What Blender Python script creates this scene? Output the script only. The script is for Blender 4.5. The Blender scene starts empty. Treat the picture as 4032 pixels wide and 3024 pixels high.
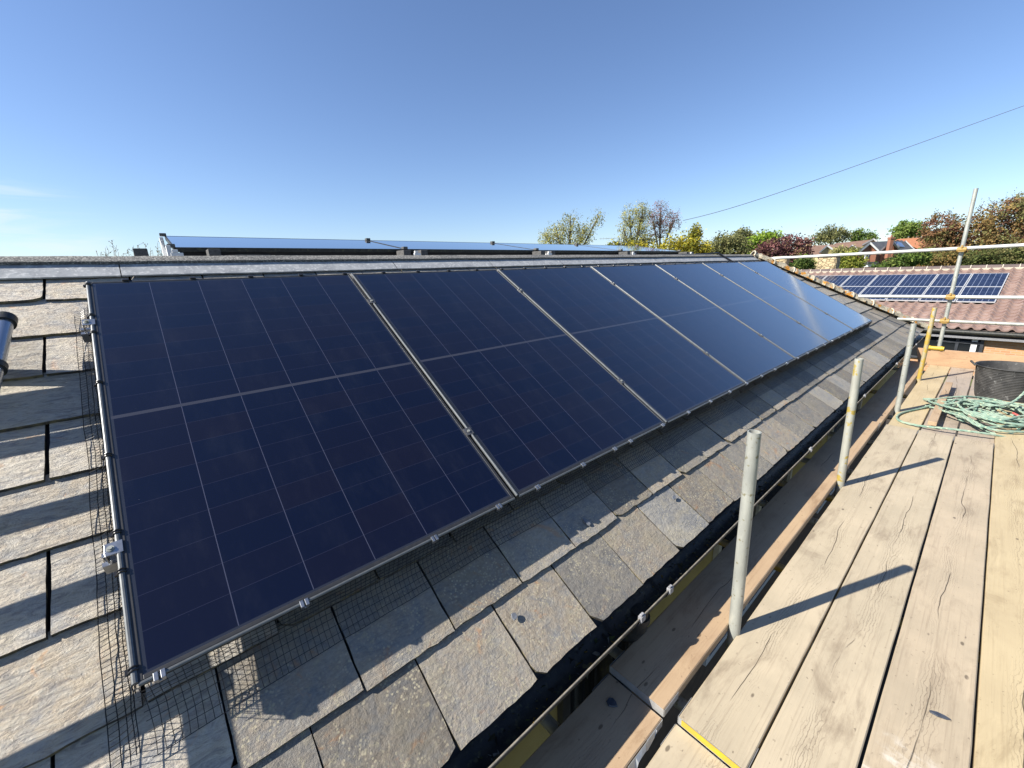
import bpy, math, random
from mathutils import Vector, Matrix, noise as mnoise
R = math.radians
random.seed(7)
# ------------------------------------------------------------------ camera
sc = bpy.context.scene
COL = sc.collection
CW = Vector((0.2022, -1.1154, 0.8639))
RIGHT = Vector((0.7568, -0.6525, -0.0369))
DOWN = Vector((-0.1992, -0.1765, -0.9640))
FWD = Vector((0.6226, 0.7369, -0.2631))
FWD.normalize(); RIGHT = (RIGHT - FWD*RIGHT.dot(FWD)).normalized(); DOWN = FWD.cross(RIGHT).normalized()
FPX = 1605.66
cam = bpy.data.cameras.new('camera'); camo = bpy.data.objects.new('camera', cam); COL.objects.link(camo)
cam.sensor_fit = 'HORIZONTAL'; cam.sensor_width = 36.0; cam.lens = FPX/4032*36.0
cam.clip_start = 0.05; cam.clip_end = 3000
camo.matrix_world = Matrix(((RIGHT.x, -DOWN.x, -FWD.x, CW.x), (RIGHT.y, -DOWN.y, -FWD.y, CW.y),
                            (RIGHT.z, -DOWN.z, -FWD.z, CW.z), (0, 0, 0, 1)))
sc.camera = camo
# ------------------------------------------------------------------ world and sun
LDIR = Vector((0.710, -0.311, -0.631)).normalized()          # travel of the light
SUN_EL = math.asin(-LDIR.z); SUN_ROT = math.atan2(-LDIR.x, -LDIR.y)
world = bpy.data.worlds.new("World"); sc.world = world; world.use_nodes = True
wn = world.node_tree; bg = wn.nodes['Background']
sky = wn.nodes.new('ShaderNodeTexSky'); sky.sky_type = 'NISHITA'; sky.sun_disc = False
sky.sun_elevation = SUN_EL; sky.sun_rotation = SUN_ROT
sky.altitude = 0; sky.air_density = 1.0; sky.dust_density = 0.3; sky.ozone_density = 2.5
bg.inputs['Strength'].default_value = 0.067
sun = bpy.data.lights.new('sun', 'SUN'); suno = bpy.data.objects.new('sun', sun); COL.objects.link(suno)
sun.energy = 5.0; sun.angle = R(0.53); sun.color = (1.0, 0.95, 0.86)
suno.rotation_euler = LDIR.to_track_quat('-Z', 'Y').to_euler()
sc.view_settings.view_transform = 'Standard'; sc.view_settings.look = 'None'
sc.view_settings.exposure = 1.15; sc.view_settings.gamma = 1.0; sc.view_settings.use_curve_mapping = False

# thin cirrus wisps low in the west: part of the sky itself
def wnode(t, **k):
    n = wn.nodes.new(t)
    for a, b in k.items(): setattr(n, a, b)
    return n
wtc = wnode('ShaderNodeTexCoord')
def wmath(op, a, b=None):
    n = wnode('ShaderNodeMath', operation=op)
    for i, v in enumerate((a, b)):
        if v is None: continue
        if isinstance(v, (int, float)): n.inputs[i].default_value = v
        else: wn.links.new(v, n.inputs[i])
    return n.outputs[0]
wmap = wnode('ShaderNodeMapping'); wmap.inputs['Scale'].default_value = (5, 5, 34); wmap.inputs['Rotation'].default_value = (0.16, 0.1, 0)
wn.links.new(wtc.outputs['Generated'], wmap.inputs['Vector'])
wno = wnode('ShaderNodeTexNoise'); wno.inputs['Scale'].default_value = 1.0; wno.inputs['Detail'].default_value = 7; wno.inputs['Distortion'].default_value = 0.9
wn.links.new(wmap.outputs[0], wno.inputs['Vector'])
dirn = (-FWD*-1.0)
cdir = (FWD + RIGHT*((90-2016)/FPX) + DOWN*((985-1512)/FPX)).normalized()
dotn = wnode('ShaderNodeVectorMath', operation='DOT_PRODUCT'); wn.links.new(wtc.outputs['Generated'], dotn.inputs[0]); dotn.inputs[1].default_value = cdir
near = wnode('ShaderNodeMapRange', interpolation_type='SMOOTHSTEP'); near.inputs[1].default_value = 0.9915; near.inputs[2].default_value = 0.999
wn.links.new(dotn.outputs['Value'], near.inputs[0])
nr = wnode('ShaderNodeMapRange', interpolation_type='SMOOTHSTEP'); nr.inputs[1].default_value = 0.48; nr.inputs[2].default_value = 0.78
wn.links.new(wno.outputs['Fac'], nr.inputs[0])
cl = wmath('MULTIPLY', wmath('MULTIPLY', near.outputs[0], nr.outputs[0]), 0.6)
wmix = wnode('ShaderNodeMix', data_type='RGBA'); wn.links.new(cl, wmix.inputs[0]); wmix.inputs[7].default_value = (6.0, 6.6, 7.2, 1)
tint = wnode('ShaderNodeMix', data_type='RGBA', blend_type='MULTIPLY'); tint.inputs[0].default_value = 1.0
tint.inputs[7].default_value = (0.93, 0.985, 1.14, 1)
wn.links.new(sky.outputs[0], tint.inputs[6]); wn.links.new(tint.outputs[2], wmix.inputs[6])
wn.links.new(wmix.outputs[2], bg.inputs['Color'])

# ------------------------------------------------------------------ places
PITCH = R(31); CP, SP = math.cos(PITCH), math.sin(PITCH)
def RP(u, v, n): return Vector((u, v*CP - n*SP, v*SP + n*CP))     # roof coordinates to the world
def at(px, py, D):                                               # a point D metres in front of the lens plane
    return CW + (FWD + RIGHT*((px-2016)/FPX) + DOWN*((py-1512)/FPX))*D
GZ = -3.3; DZ = -0.71; IZ = -0.67                                  # ground, deck top, inner board top

# ------------------------------------------------------------------ helpers
class MB:
    def __init__(s): s.v = []; s.f = []; s.m = []; s.c = []
    def add(s, vs, fs, mi=0, col=None):
        b = len(s.v); s.v += [tuple(x) for x in vs]
        for f in fs: s.f.append(tuple(b+i for i in f)); s.m.append(mi); s.c.append(col)
        return s
    def box(s, x0, x1, y0, y1, z0, z1, mi=0, M=None):
        vs = [Vector((x, y, z)) for z in (z0, z1) for y in (y0, y1) for x in (x0, x1)]
        if M: vs = [M(*v) if callable(M) else M @ v for v in vs]
        return s.add(vs, [(0,2,3,1), (4,5,7,6), (0,1,5,4), (2,6,7,3), (0,4,6,2), (1,3,7,5)], mi)
    def path(s, pts, r, seg=8, caps=True, mi=0, up=None, col=None):
        pts = [Vector(p) for p in pts]; n = len(pts); rings = []
        rr = r if isinstance(r, (list, tuple)) else [r]*n
        t = (pts[1]-pts[0]).normalized()
        a = up or (Vector((0,0,1)) if abs(t.z) < .9 else Vector((1,0,0)))
        x = t.cross(a).normalized()
        vs = []
        for i in range(n):
            tt = (pts[min(i+1, n-1)] - pts[max(i-1, 0)])
            if tt.length < 1e-9: tt = t
            tt.normalize(); x = (x - tt*x.dot(tt)).normalized(); y = tt.cross(x)
            for k in range(seg):
                q = 2*math.pi*k/seg; vs.append(pts[i] + (x*math.cos(q) + y*math.sin(q))*rr[i])
        fs = [(i*seg+k, i*seg+(k+1) % seg, (i+1)*seg+(k+1) % seg, (i+1)*seg+k) for i in range(n-1) for k in range(seg)]
        if caps: fs += [tuple(reversed(range(seg))), tuple((n-1)*seg+k for k in range(seg))]
        return s.add(vs, fs, mi, col)
    def build(s, name, mats, parent=None, origin=(0,0,0), smooth=False, bevel=0, sharp=35):
        me = bpy.data.meshes.new(name); o = Vector(origin)
        me.from_pydata([tuple(Vector(v)-o) for v in s.v], [], s.f)
        mats = mats if isinstance(mats, (list, tuple)) else [mats]
        for m in mats: me.materials.append(m)
        me.polygons.foreach_set('material_index', s.m)
        if any(c is not None for c in s.c):
            at_ = me.attributes.new('col', 'FLOAT_COLOR', 'FACE')
            for i, c in enumerate(s.c): at_.data[i].color = (c or (0,0,0))[:3] + (1,)
        if smooth:
            me.polygons.foreach_set('use_smooth', [True]*len(s.f)); me.set_sharp_from_angle(angle=R(sharp))
        me.update()
        ob = bpy.data.objects.new(name, me); COL.objects.link(ob)
        if parent is not None: ob.parent = parent
        else: ob.location = o
        if bevel:
            b = ob.modifiers.new('b', 'BEVEL'); b.width = bevel; b.segments = 2; b.limit_method = 'ANGLE'; b.angle_limit = R(40)
        return ob
def tag(o, label, cat, group=None, kind=None):
    if label: o['label'] = label
    if cat: o['category'] = cat
    if group: o['group'] = group
    if kind: o['kind'] = kind
    return o
def thing(name, label, cat, loc=(0,0,0), group=None, rot=None):
    e = bpy.data.objects.new(name, None); COL.objects.link(e); e.location = loc; e.empty_display_size = 0.1
    if rot: e.rotation_euler = rot
    return tag(e, label, cat, group)
def copy_tree(o, parent=None):
    c = o.copy(); COL.objects.link(c); c.parent = parent
    for ch in list(o.children): copy_tree(ch, c)
    return c

# ------------------------------------------------------------------ materials
KA = 0.76
def ka(c, k=None): return tuple(x*(k or KA) for x in c)
class NT:
    def __init__(s, name):
        s.mat = bpy.data.materials.new(name); s.mat.use_nodes = True
        s.nt = s.mat.node_tree; s.b = s.nt.nodes['Principled BSDF']; s.out = s.nt.nodes['Material Output']
    def n(s, t, ins=None, **k):
        x = s.nt.nodes.new(t)
        for a, b in k.items(): setattr(x, a, b)
        for i, v in (ins or {}).items(): s.put(v, x.inputs[i])
        return x
    def put(s, v, sock):
        if hasattr(v, 'is_linked') or isinstance(v, bpy.types.NodeSocket): s.nt.links.new(v, sock)
        else: sock.default_value = v
    def m(s, op, a, b=0.0, c=None, clamp=False):
        x = s.n('ShaderNodeMath', operation=op, use_clamp=clamp); s.put(a, x.inputs[0]); s.put(b, x.inputs[1])
        if c is not None: s.put(c, x.inputs[2])
        return x.outputs[0]
    def mix(s, f, a, b, bt='MIX'):
        x = s.n('ShaderNodeMix', data_type='RGBA', blend_type=bt, clamp_factor=True); s.put(f, x.inputs[0])
        for i, v in ((6, a), (7, b)):
            if isinstance(v, tuple) and len(v) == 3: v = v + (1,)
            s.put(v, x.inputs[i])
        return x.outputs[2]
    def ramp(s, f, a, b, smooth=True):
        x = s.n('ShaderNodeMapRange', interpolation_type='SMOOTHSTEP' if smooth else 'LINEAR')
        s.put(f, x.inputs[0]); x.inputs[1].default_value = a; x.inputs[2].default_value = b
        return x.outputs[0]
    def vec(s, scale=(1,1,1), off=None, rot=None):
        tc = s.n('ShaderNodeTexCoord'); mp = s.n('ShaderNodeMapping'); mp.inputs['Scale'].default_value = scale
        if rot: mp.inputs['Rotation'].default_value = rot
        s.nt.links.new(tc.outputs['Object'], mp.inputs['Vector'])
        if off is not None: s.put(off, mp.inputs['Location'])
        return mp.outputs[0]
    def noise(s, vec, scale=5, detail=5, rough=.55, dist=0):
        x = s.n('ShaderNodeTexNoise'); s.put(vec, x.inputs['Vector']); x.inputs['Scale'].default_value = scale
        x.inputs['Detail'].default_value = detail; x.inputs['Roughness'].default_value = rough; x.inputs['Distortion'].default_value = dist
        return x.outputs['Fac']
    def rnd(s, k=1.0):
        x = s.n('ShaderNodeObjectInfo'); return s.m('MULTIPLY', x.outputs['Random'], k)
    def bump(s, h, dist=.002, strength=.6):
        x = s.n('ShaderNodeBump'); x.inputs['Distance'].default_value = dist; x.inputs['Strength'].default_value = strength
        s.put(h, x.inputs['Height']); s.nt.links.new(x.outputs[0], s.b.inputs['Normal'])
    def set(s, **k):
        for a, v in k.items():
            key = {'base': 'Base Color', 'rough': 'Roughness', 'metal': 'Metallic', 'ior': 'IOR', 'spec': 'Specular IOR Level', 'coat': 'Coat Weight', 'crough': 'Coat Roughness', 'cior': 'Coat IOR'}[a]
            if isinstance(v, tuple) and len(v) == 3: v = v + (1,)
            s.put(v, s.b.inputs[key])
        return s.mat
def noisy(name, c1, c2, scale=8, rough=.7, metal=0., bump=.0, bscale=40, stretch=(1,1,1), spots=None, spot_scale=60, spot_th=(.62,.70), obj_rand=0., spec=.5):
    t = NT(name); v = t.vec(stretch); c1 = ka(c1); c2 = ka(c2); spots = ka(spots) if spots else None
    f = t.ramp(t.noise(v, scale, 6, .6), .3, .7); c = t.mix(f, c1, c2)
    if spots: c = t.mix(t.ramp(t.noise(t.vec(), spot_scale, 3, .6), *spot_th), c, spots)
    if obj_rand:
        oi = t.n('ShaderNodeObjectInfo'); k = t.m('MULTIPLY_ADD', oi.outputs['Random'], obj_rand, 1-obj_rand/2)
        hsv = t.n('ShaderNodeHueSaturation'); t.put(c, hsv.inputs['Color']); t.put(k, hsv.inputs['Value']); c = hsv.outputs[0]
    if bump: t.bump(t.noise(v, bscale, 5, .6), bump)
    return t.set(base=c, rough=rough, metal=metal, spec=spec)

def slate_mat(name, edge=False):
    t = NT(name); at_ = t.n('ShaderNodeAttribute', attribute_name='col')
    sep = t.n('ShaderNodeSeparateColor'); t.nt.links.new(at_.outputs['Color'], sep.inputs[0])
    br, warm, lich = sep.outputs[0], sep.outputs[1], sep.outputs[2]
    v = t.vec()
    seedv = t.n('ShaderNodeVectorMath', operation='MULTIPLY_ADD'); t.put(at_.outputs['Color'], seedv.inputs[0]); seedv.inputs[1].default_value = (13, 9, 0); t.put(v, seedv.inputs[2])
    w = seedv.outputs[0]
    n1 = t.noise(w, 3.2, 5, .6, .6); n2 = t.noise(w, 22, 8, .68, .3); n3 = t.noise(w, 150, 4, .7)
    strv = t.n('ShaderNodeMapping'); strv.inputs['Scale'].default_value = (13, 48, 14); strv.inputs['Rotation'].default_value = (0, 0, .5); t.put(w, strv.inputs['Vector'])
    n4 = t.noise(strv.outputs[0], 1.2, 7, .7, 1.4)
    c = t.mix(t.ramp(n1, .3, .72), (.150, .148, .145), (.250, .232, .20))
    c = t.mix(t.m('MULTIPLY', warm, t.ramp(n2, .25, .65)), c, (.27, .215, .15))
    stk = t.m('SUBTRACT', 1.0, t.m('MULTIPLY', lich, .8))
    gran = t.noise(w, 75, 5, .75); c = t.mix(t.m('MULTIPLY', t.ramp(gran, .48, .66), t.m('MULTIPLY', lich, .38)), c, (.33, .31, .26)); c = t.mix(t.m('MULTIPLY', t.ramp(gran, .46, .34), t.m('MULTIPLY', lich, .35)), c, (.10, .095, .09))
    pat = t.noise(w, 7, 5, .65, 1.0); c = t.mix(t.m('MULTIPLY', t.ramp(pat, .52, .66), .45), c, (.12, .135, .155)); c = t.mix(t.m('MULTIPLY', t.ramp(pat, .48, .36), .4), c, (.26, .225, .155))
    c = t.mix(t.m('MULTIPLY', t.m('MULTIPLY', t.ramp(n4, .42, .66), .7), stk), c, (.31, .285, .235))
    c = t.mix(t.m('MULTIPLY', t.m('MULTIPLY', t.ramp(n4, .5, .36), .6), stk), c, (.085, .083, .085))
    rust = t.m('MULTIPLY', t.ramp(t.noise(w, 5.5, 4, .6, 2.5), .60, .74), t.m('MULTIPLY', warm, .75))
    c = t.mix(rust, c, (.36, .17, .06))
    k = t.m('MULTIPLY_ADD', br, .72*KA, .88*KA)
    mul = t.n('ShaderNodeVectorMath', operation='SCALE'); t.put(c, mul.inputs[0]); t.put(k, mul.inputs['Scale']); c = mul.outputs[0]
    vor = t.n('ShaderNodeTexVoronoi'); t.put(w, vor.inputs['Vector']); vor.inputs['Scale'].default_value = 95
    spot = t.m('MULTIPLY', t.ramp(vor.outputs['Distance'], .42, .2), t.ramp(t.noise(w, 9, 4, .7), .40, .62))
    spot = t.m('MULTIPLY', spot, t.m('MULTIPLY_ADD', lich, .8, .05))
    c = t.mix(spot, c, (.42, .37, .25))
    sp2 = t.m('MULTIPLY', t.ramp(t.noise(w, 26, 7, .75), .56, .68), t.m('MULTIPLY', lich, .75))
    c = t.mix(sp2, c, (.33, .29, .19))
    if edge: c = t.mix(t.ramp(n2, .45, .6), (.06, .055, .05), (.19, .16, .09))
    h = t.m('ADD', t.m('MULTIPLY', n4, t.m('MULTIPLY', stk, 1.2)), t.m('ADD', t.m('MULTIPLY', n2, .8), t.m('MULTIPLY', gran, .5)))
    t.bump(h, .010, .7)
    return t.set(base=c, rough=t.m('MULTIPLY_ADD', n2, .3, .48), spec=.3)
SLATE = slate_mat('slate'); SLATE_E = slate_mat('slate_edge', True)
UNDER = noisy('dark_underlay', (.02,.02,.02), (.035,.03,.028), 6, .9)
FELT = noisy('mineral_felt', (.07,.07,.07), (.17,.165,.155), 60, .95, bump=.004, bscale=160, spots=(.36,.35,.32), spot_scale=130, spot_th=(.5,.62))
LEAD = noisy('grey_flashing', (.30,.31,.32), (.44,.45,.45), 12, .6, bump=.003, bscale=30, spots=(.58,.58,.57), spot_scale=60, spot_th=(.52,.66))
BLACKP = noisy('black_plastic', (.020,.022,.024), (.045,.045,.04), 18, .45, bump=.003, bscale=70, spots=(.085,.085,.05), spot_scale=38, spot_th=(.55,.66), spec=.3)
PLRIM = noisy('sunlit_plastic_rim', (.16,.145,.12), (.33,.29,.23), 30, .7)  # pale tone imitates sun on the gutter rim; also colours a pale cable
CLIPG = noisy('pale_grey_plastic', (.22,.22,.23), (.40,.40,.42), 50, .6, bump=.003)
RENDERW = noisy('ochre_render', (.40,.33,.14), (.47,.39,.18), 4, .9, bump=.004, bscale=120)
ALU = noisy('sunlit_dark_aluminium', (.085,.085,.082), (.11,.108,.10), 40, .5, metal=.2)  # lighter copy of the frame finish, imitating sun on its sides
ALUT = noisy('black_anodised_unlit', (.030,.031,.034), (.045,.045,.048), 40, .45, metal=.2)  # darker copy of the same frame finish for the less lit lip
TRIM = noisy('grey_trim', (.13,.14,.145), (.17,.18,.185), 60, .38, metal=.4)
STEEL = noisy('bright_steel', (.45,.46,.47), (.62,.63,.64), 60, .3, metal=.9)
WIRE = noisy('black_wire', (.015,.015,.017), (.03,.03,.032), 60, .3)
GALV = noisy('galvanised_steel', (.36,.37,.34), (.52,.53,.47), 16, .5, metal=.35, bump=.001, bscale=80, stretch=(1,1,.35), spots=(.26,.24,.15), spot_scale=38, spot_th=(.6,.7))
GALVB = noisy('pale_galvanised_steel', (.55,.56,.53), (.70,.71,.67), 12, .5, metal=.25, stretch=(1,.3,1))
YEL = noisy('worn_yellow_steel', (.42,.40,.33), (.44,.35,.15), 9, .6, metal=.15, stretch=(1,1,.3), spots=(.50,.34,.06), spot_scale=16, spot_th=(.46,.56), bump=.001)
YELC = noisy('yellow_paint', (.62,.42,.02), (.50,.34,.05), 40, .5)
ORC = noisy('rusty_yellow_coupler', (.50,.30,.05), (.30,.20,.08), 60, .6)
BLUEW = noisy('silver_tube', (.50,.55,.62), (.58,.62,.68), 5, .25, metal=.9)
RUBBER = noisy('black_rubber', (.020,.020,.020), (.065,.063,.06), 9, .7, bump=.003, bscale=50, spots=(.16,.16,.155), spot_scale=22, spot_th=(.6,.75))
PVC = noisy('white_plastic', (.62,.63,.63), (.70,.70,.70), 6, .4)
WHITEP = noisy('white_paint', (.74,.74,.72), (.80,.80,.79), 4, .5)
DARKF = noisy('dark_window_frame', (.03,.033,.04), (.05,.055,.065), 8, .35)
MORT = noisy('lichened_mortar', (.36,.31,.22), (.50,.45,.34), 30, .9, bump=.02, bscale=45, spots=(.55,.24,.03), spot_scale=9, spot_th=(.55,.62))
MORTC = noisy('cream_mortar', (.52,.46,.35), (.62,.57,.46), 25, .9, bump=.01)
GROUND = noisy('ground', (.03,.024,.017), (.05,.04,.03), 1.2, .95, bump=.02, bscale=12)
GRASSM = noisy('grass_field', (.06,.09,.025), (.11,.13,.04), .15, .95)
def glass_dark(name, c=(.01,.012,.014), r=.05):
    t = NT(name); return t.set(base=c, rough=r, spec=.6)
GLASS = glass_dark('window_glass')

def cell_mat(name, W, H, cols, rows, split, gapc, gapr, ca, cb, line, rline, margin, mid=None, midw=.006, rough=.1, mcol=(.02,.022,.03), ior=1.5, coat=0., crough=.03):
    t = NT(name); tc = t.n('ShaderNodeTexCoord'); sp = t.n('ShaderNodeSeparateXYZ'); t.nt.links.new(tc.outputs['Object'], sp.inputs[0])
    x, y = sp.outputs[0], sp.outputs[1]
    u = t.m('DIVIDE', t.m('SUBTRACT', x, margin), (W-2*margin)/cols)
    vv = t.m('DIVIDE', t.m('SUBTRACT', y, margin), (H-2*margin)/rows)
    fu = t.m('FRACT', u); fv = t.m('FRACT', vv)
    du = t.m('MULTIPLY', t.m('MINIMUM', fu, t.m('SUBTRACT', 1, fu)), (W-2*margin)/cols)
    dv = t.m('MULTIPLY', t.m('MINIMUM', fv, t.m('SUBTRACT', 1, fv)), (H-2*margin)/rows)
    inside = t.m('MULTIPLY', t.m('MULTIPLY', t.m('GREATER_THAN', u, 0.02), t.m('LESS_THAN', u, cols-.02)), t.m('MULTIPLY', t.m('GREATER_THAN', vv, 0.02), t.m('LESS_THAN', vv, rows-.02)))
    comb = t.n('ShaderNodeCombineXYZ'); t.put(t.m('FLOOR', u), comb.inputs[0]); t.put(t.m('FLOOR', vv), comb.inputs[1]); t.put(t.rnd(97.0), comb.inputs[2])
    wnz = t.n('ShaderNodeTexWhiteNoise', noise_dimensions='3D'); t.put(comb.outputs[0], wnz.inputs['Vector'])
    fac = t.m('POWER', wnz.outputs['Value'], 1.4)
    c = t.mix(fac, ca, cb)
    dust = t.ramp(t.noise(t.vec((1, .35, 1)), 7, 6, .7), .45, .8)
    c = t.mix(t.m('MULTIPLY', dust, .035), c, (.16, .16, .17))
    c = t.mix(t.m('MULTIPLY', t.m('LESS_THAN', dv, gapr), inside), c, rline)
    c = t.mix(t.m('LESS_THAN', du, gapc), c, line)
    c = t.mix(t.m('SUBTRACT', 1, inside), c, mcol)
    if mid is not None:
        c = t.mix(t.m('LESS_THAN', t.m('ABSOLUTE', t.m('SUBTRACT', y, H/2)), midw), c, mid)
    specks = t.ramp(t.noise(t.vec(), 170, 2, .5), .80, .83)
    c = t.mix(t.m('MULTIPLY', specks, .5), c, (.4, .4, .4))
    return t.set(base=c, rough=t.m('MULTIPLY_ADD', dust, .05, rough), spec=.5, ior=ior, coat=coat, crough=crough, cior=1.46)
PW, PH = 1.134, 1.735
CELL = cell_mat('black_solar_cells', PW, PH, 6, 18, True, .0011, .0006, (.0005,.0014,.0105), (.0030,.0020,.0085),
                (.050,.052,.080), (.020,.020,.038), .016, mid=(.035,.035,.045), midw=.0075, rough=.10, ior=1.45, coat=1.0, crough=.14)
CELLB = cell_mat('blue_solar_cells', .99, 1.64, 6, 10, False, .0065, .0050, (.006,.011,.034), (.009,.016,.046),
                 (.16,.19,.26), (.13,.16,.23), .02, rough=.12, mcol=(.30,.34,.42), ior=1.3)
CELLF = cell_mat('flat_array_cells', 1.722, .92, 9, 6, True, .001, .0006, (.003,.006,.025), (.006,.007,.025),
                 (.02,.03,.08), (.02,.02,.06), .016, rough=.03, ior=1.8, coat=1.0)

def wood_mat(name, light, mid_, dark, ring=1.0, seed=0., scuff=False):
    light, mid_, dark = ka(light), ka(mid_), ka(dark)
    t = NT(name); oi = t.n('ShaderNodeObjectInfo')
    comb = t.n('ShaderNodeCombineXYZ'); t.put(t.m('MULTIPLY', oi.outputs['Random'], 37.0), comb.inputs[0]); t.put(t.m('MULTIPLY', oi.outputs['Random'], 11.0), comb.inputs[1])
    v = t.vec((1, 1, 1), off=comb.outputs[0]); v0 = t.vec(); sx = t.n('ShaderNodeSeparateXYZ'); t.put(v0, sx.inputs[0])
    fine = t.n('ShaderNodeMapping'); fine.inputs['Scale'].default_value = (2.2, 90, 90); t.put(v, fine.inputs['Vector'])
    f1 = t.noise(fine.outputs[0], 1, 6, .65, .3)
    blot = t.noise(v, 2.3, 6, .62)
    m3 = t.n('ShaderNodeMapping'); m3.inputs['Scale'].default_value = (.55, 1, 1); t.put(v, m3.inputs['Vector'])
    wob = t.noise(m3.outputs[0], 1.5, 4, .55)
    sp = t.n('ShaderNodeSeparateXYZ'); t.put(v0, sp.inputs[0])
    yy = t.m('ADD', sp.outputs[1], t.m('MULTIPLY', t.m('SUBTRACT', wob, .5), .20))      # heart of the board wanders
    rings = t.m('SINE', t.m('MULTIPLY', t.m('ADD', t.m('ABSOLUTE', yy), t.m('MULTIPLY', t.noise(m3.outputs[0], 4, 6, .7), .085)), 620))
    rl = t.ramp(rings, .72, .98)
    core = t.ramp(t.m('ABSOLUTE', yy), .052, .012)
    rl = t.m('MULTIPLY', t.m('MULTIPLY', t.m('MULTIPLY', rl, core), t.ramp(t.noise(m3.outputs[0], 3.1, 3, .5), .40, .62)), .5*ring)
    c = t.mix(t.ramp(blot, .32, .7), light, mid_)
    c = t.mix(t.m('MULTIPLY', t.ramp(f1, .5, .75), .38), c, dark)
    c = t.mix(rl, c, tuple(x*.55 for x in dark))
    crk = t.m('ABSOLUTE', t.m('SUBTRACT', yy, .004)); crk = t.ramp(crk, .0016, .0006)
    crk = t.m('MULTIPLY', crk, t.ramp(t.noise(m3.outputs[0], 2.2, 3, .5), .5, .56))
    c = t.mix(t.m('MULTIPLY', crk, .9), c, (.05, .035, .02))
    vm = t.n('ShaderNodeMapping'); vm.inputs['Scale'].default_value = (5, 11, 5); t.put(v, vm.inputs['Vector'])
    vo = t.n('ShaderNodeTexVoronoi'); t.put(vm.outputs[0], vo.inputs['Vector']); vo.inputs['Scale'].default_value = 1.0
    kn = t.m('MULTIPLY', t.ramp(vo.outputs['Distance'], .085, .045), t.m('GREATER_THAN', t.noise(v, .9, 0, .5), .47))
    c = t.mix(t.m('MULTIPLY', kn, .75), c, tuple(x*.4 for x in dark))
    sv = t.n('ShaderNodeMapping'); sv.inputs['Scale'].default_value = (30, 55, 30); sv.inputs['Rotation'].default_value = (0, 0, .9); t.put(v, sv.inputs['Vector'])
    spk = t.ramp(t.noise(sv.outputs[0], 1, 3, .5), .70, .75)
    c = t.mix(t.m('MULTIPLY', spk, .55), c, tuple(x*.42 for x in dark))
    sc2 = t.n('ShaderNodeMapping'); sc2.inputs['Scale'].default_value = (4, 28, 4); sc2.inputs['Rotation'].default_value = (0, 0, 1.1); t.put(v, sc2.inputs['Vector'])
    scf = t.ramp(t.noise(sc2.outputs[0], 1, 5, .7), .58, .72); c = t.mix(t.m('MULTIPLY', scf, .3), c, tuple(min(1, x*1.18) for x in light))
    dirt = t.ramp(t.noise(t.vec((.8, 2.2, 2), off=comb.outputs[0]), 3.1, 7, .7, .5), .50, .72); c = t.mix(t.m('MULTIPLY', dirt, .6), c, tuple(x*.95 for x in dark))
    pits = t.ramp(t.noise(v, 70, 2, .5), .70, .74); c = t.mix(t.m('MULTIPLY', pits, .35), c, tuple(x*.5 for x in dark))
    if scuff:
        xm = t.m('MULTIPLY', t.ramp(sx.outputs[0], -1.55, -1.3), t.ramp(sx.outputs[0], -.85, -1.1))
        sv2 = t.n('ShaderNodeMapping'); sv2.inputs['Scale'].default_value = (22, 9, 5); sv2.inputs['Rotation'].default_value = (0, 0, .35); t.put(v0, sv2.inputs['Vector'])
        pm = t.m('MULTIPLY', t.ramp(t.noise(v0, 9, 3, .6), .47, .60), t.ramp(t.noise(sv2.outputs[0], 1, 5, .7), .40, .66))
        c = t.mix(t.m('MULTIPLY', t.m('MULTIPLY', pm, xm), .6), c, (.62, .60, .55))
    t.bump(t.m('ADD', t.m('SUBTRACT', f1, t.m('MULTIPLY', rl, .6)), t.m('MULTIPLY', crk, -4)), .002, .6)
    return t.set(base=c, rough=t.m('MULTIPLY_ADD', blot, .25, .42), spec=.4)
WOODA = wood_mat('weathered_pine', (.545,.455,.32), (.445,.375,.265), (.22,.165,.11))
WOODS = wood_mat('scuffed_pine', (.53,.43,.30), (.43,.355,.25), (.22,.165,.11), scuff=True)
WOODB = wood_mat('yellow_pine', (.56,.45,.27), (.49,.39,.235), (.30,.22,.12), .8)
WOODC = wood_mat('orange_pine', (.50,.36,.22), (.43,.30,.185), (.25,.15,.08), .6)
WOODT = wood_mat('reddish_pine', (.50,.33,.19), (.42,.26,.15), (.24,.12,.06), .8)
WOODG = wood_mat('grey_brown_pine', (.44,.36,.28), (.37,.31,.25), (.18,.14,.11), 1.1)

# ------------------------------------------------------------------ ground
m = MB(); m.box(-2500, 2500, -2500, 2500, GZ-1, GZ)
tag(m.build('ground', GRASSM), None, None, kind='structure')
m = MB(); m.box(-6, 20, -6, 14, GZ+.004, GZ+.01)
tag(m.build('yard', GROUND), None, None, kind='structure')

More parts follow.
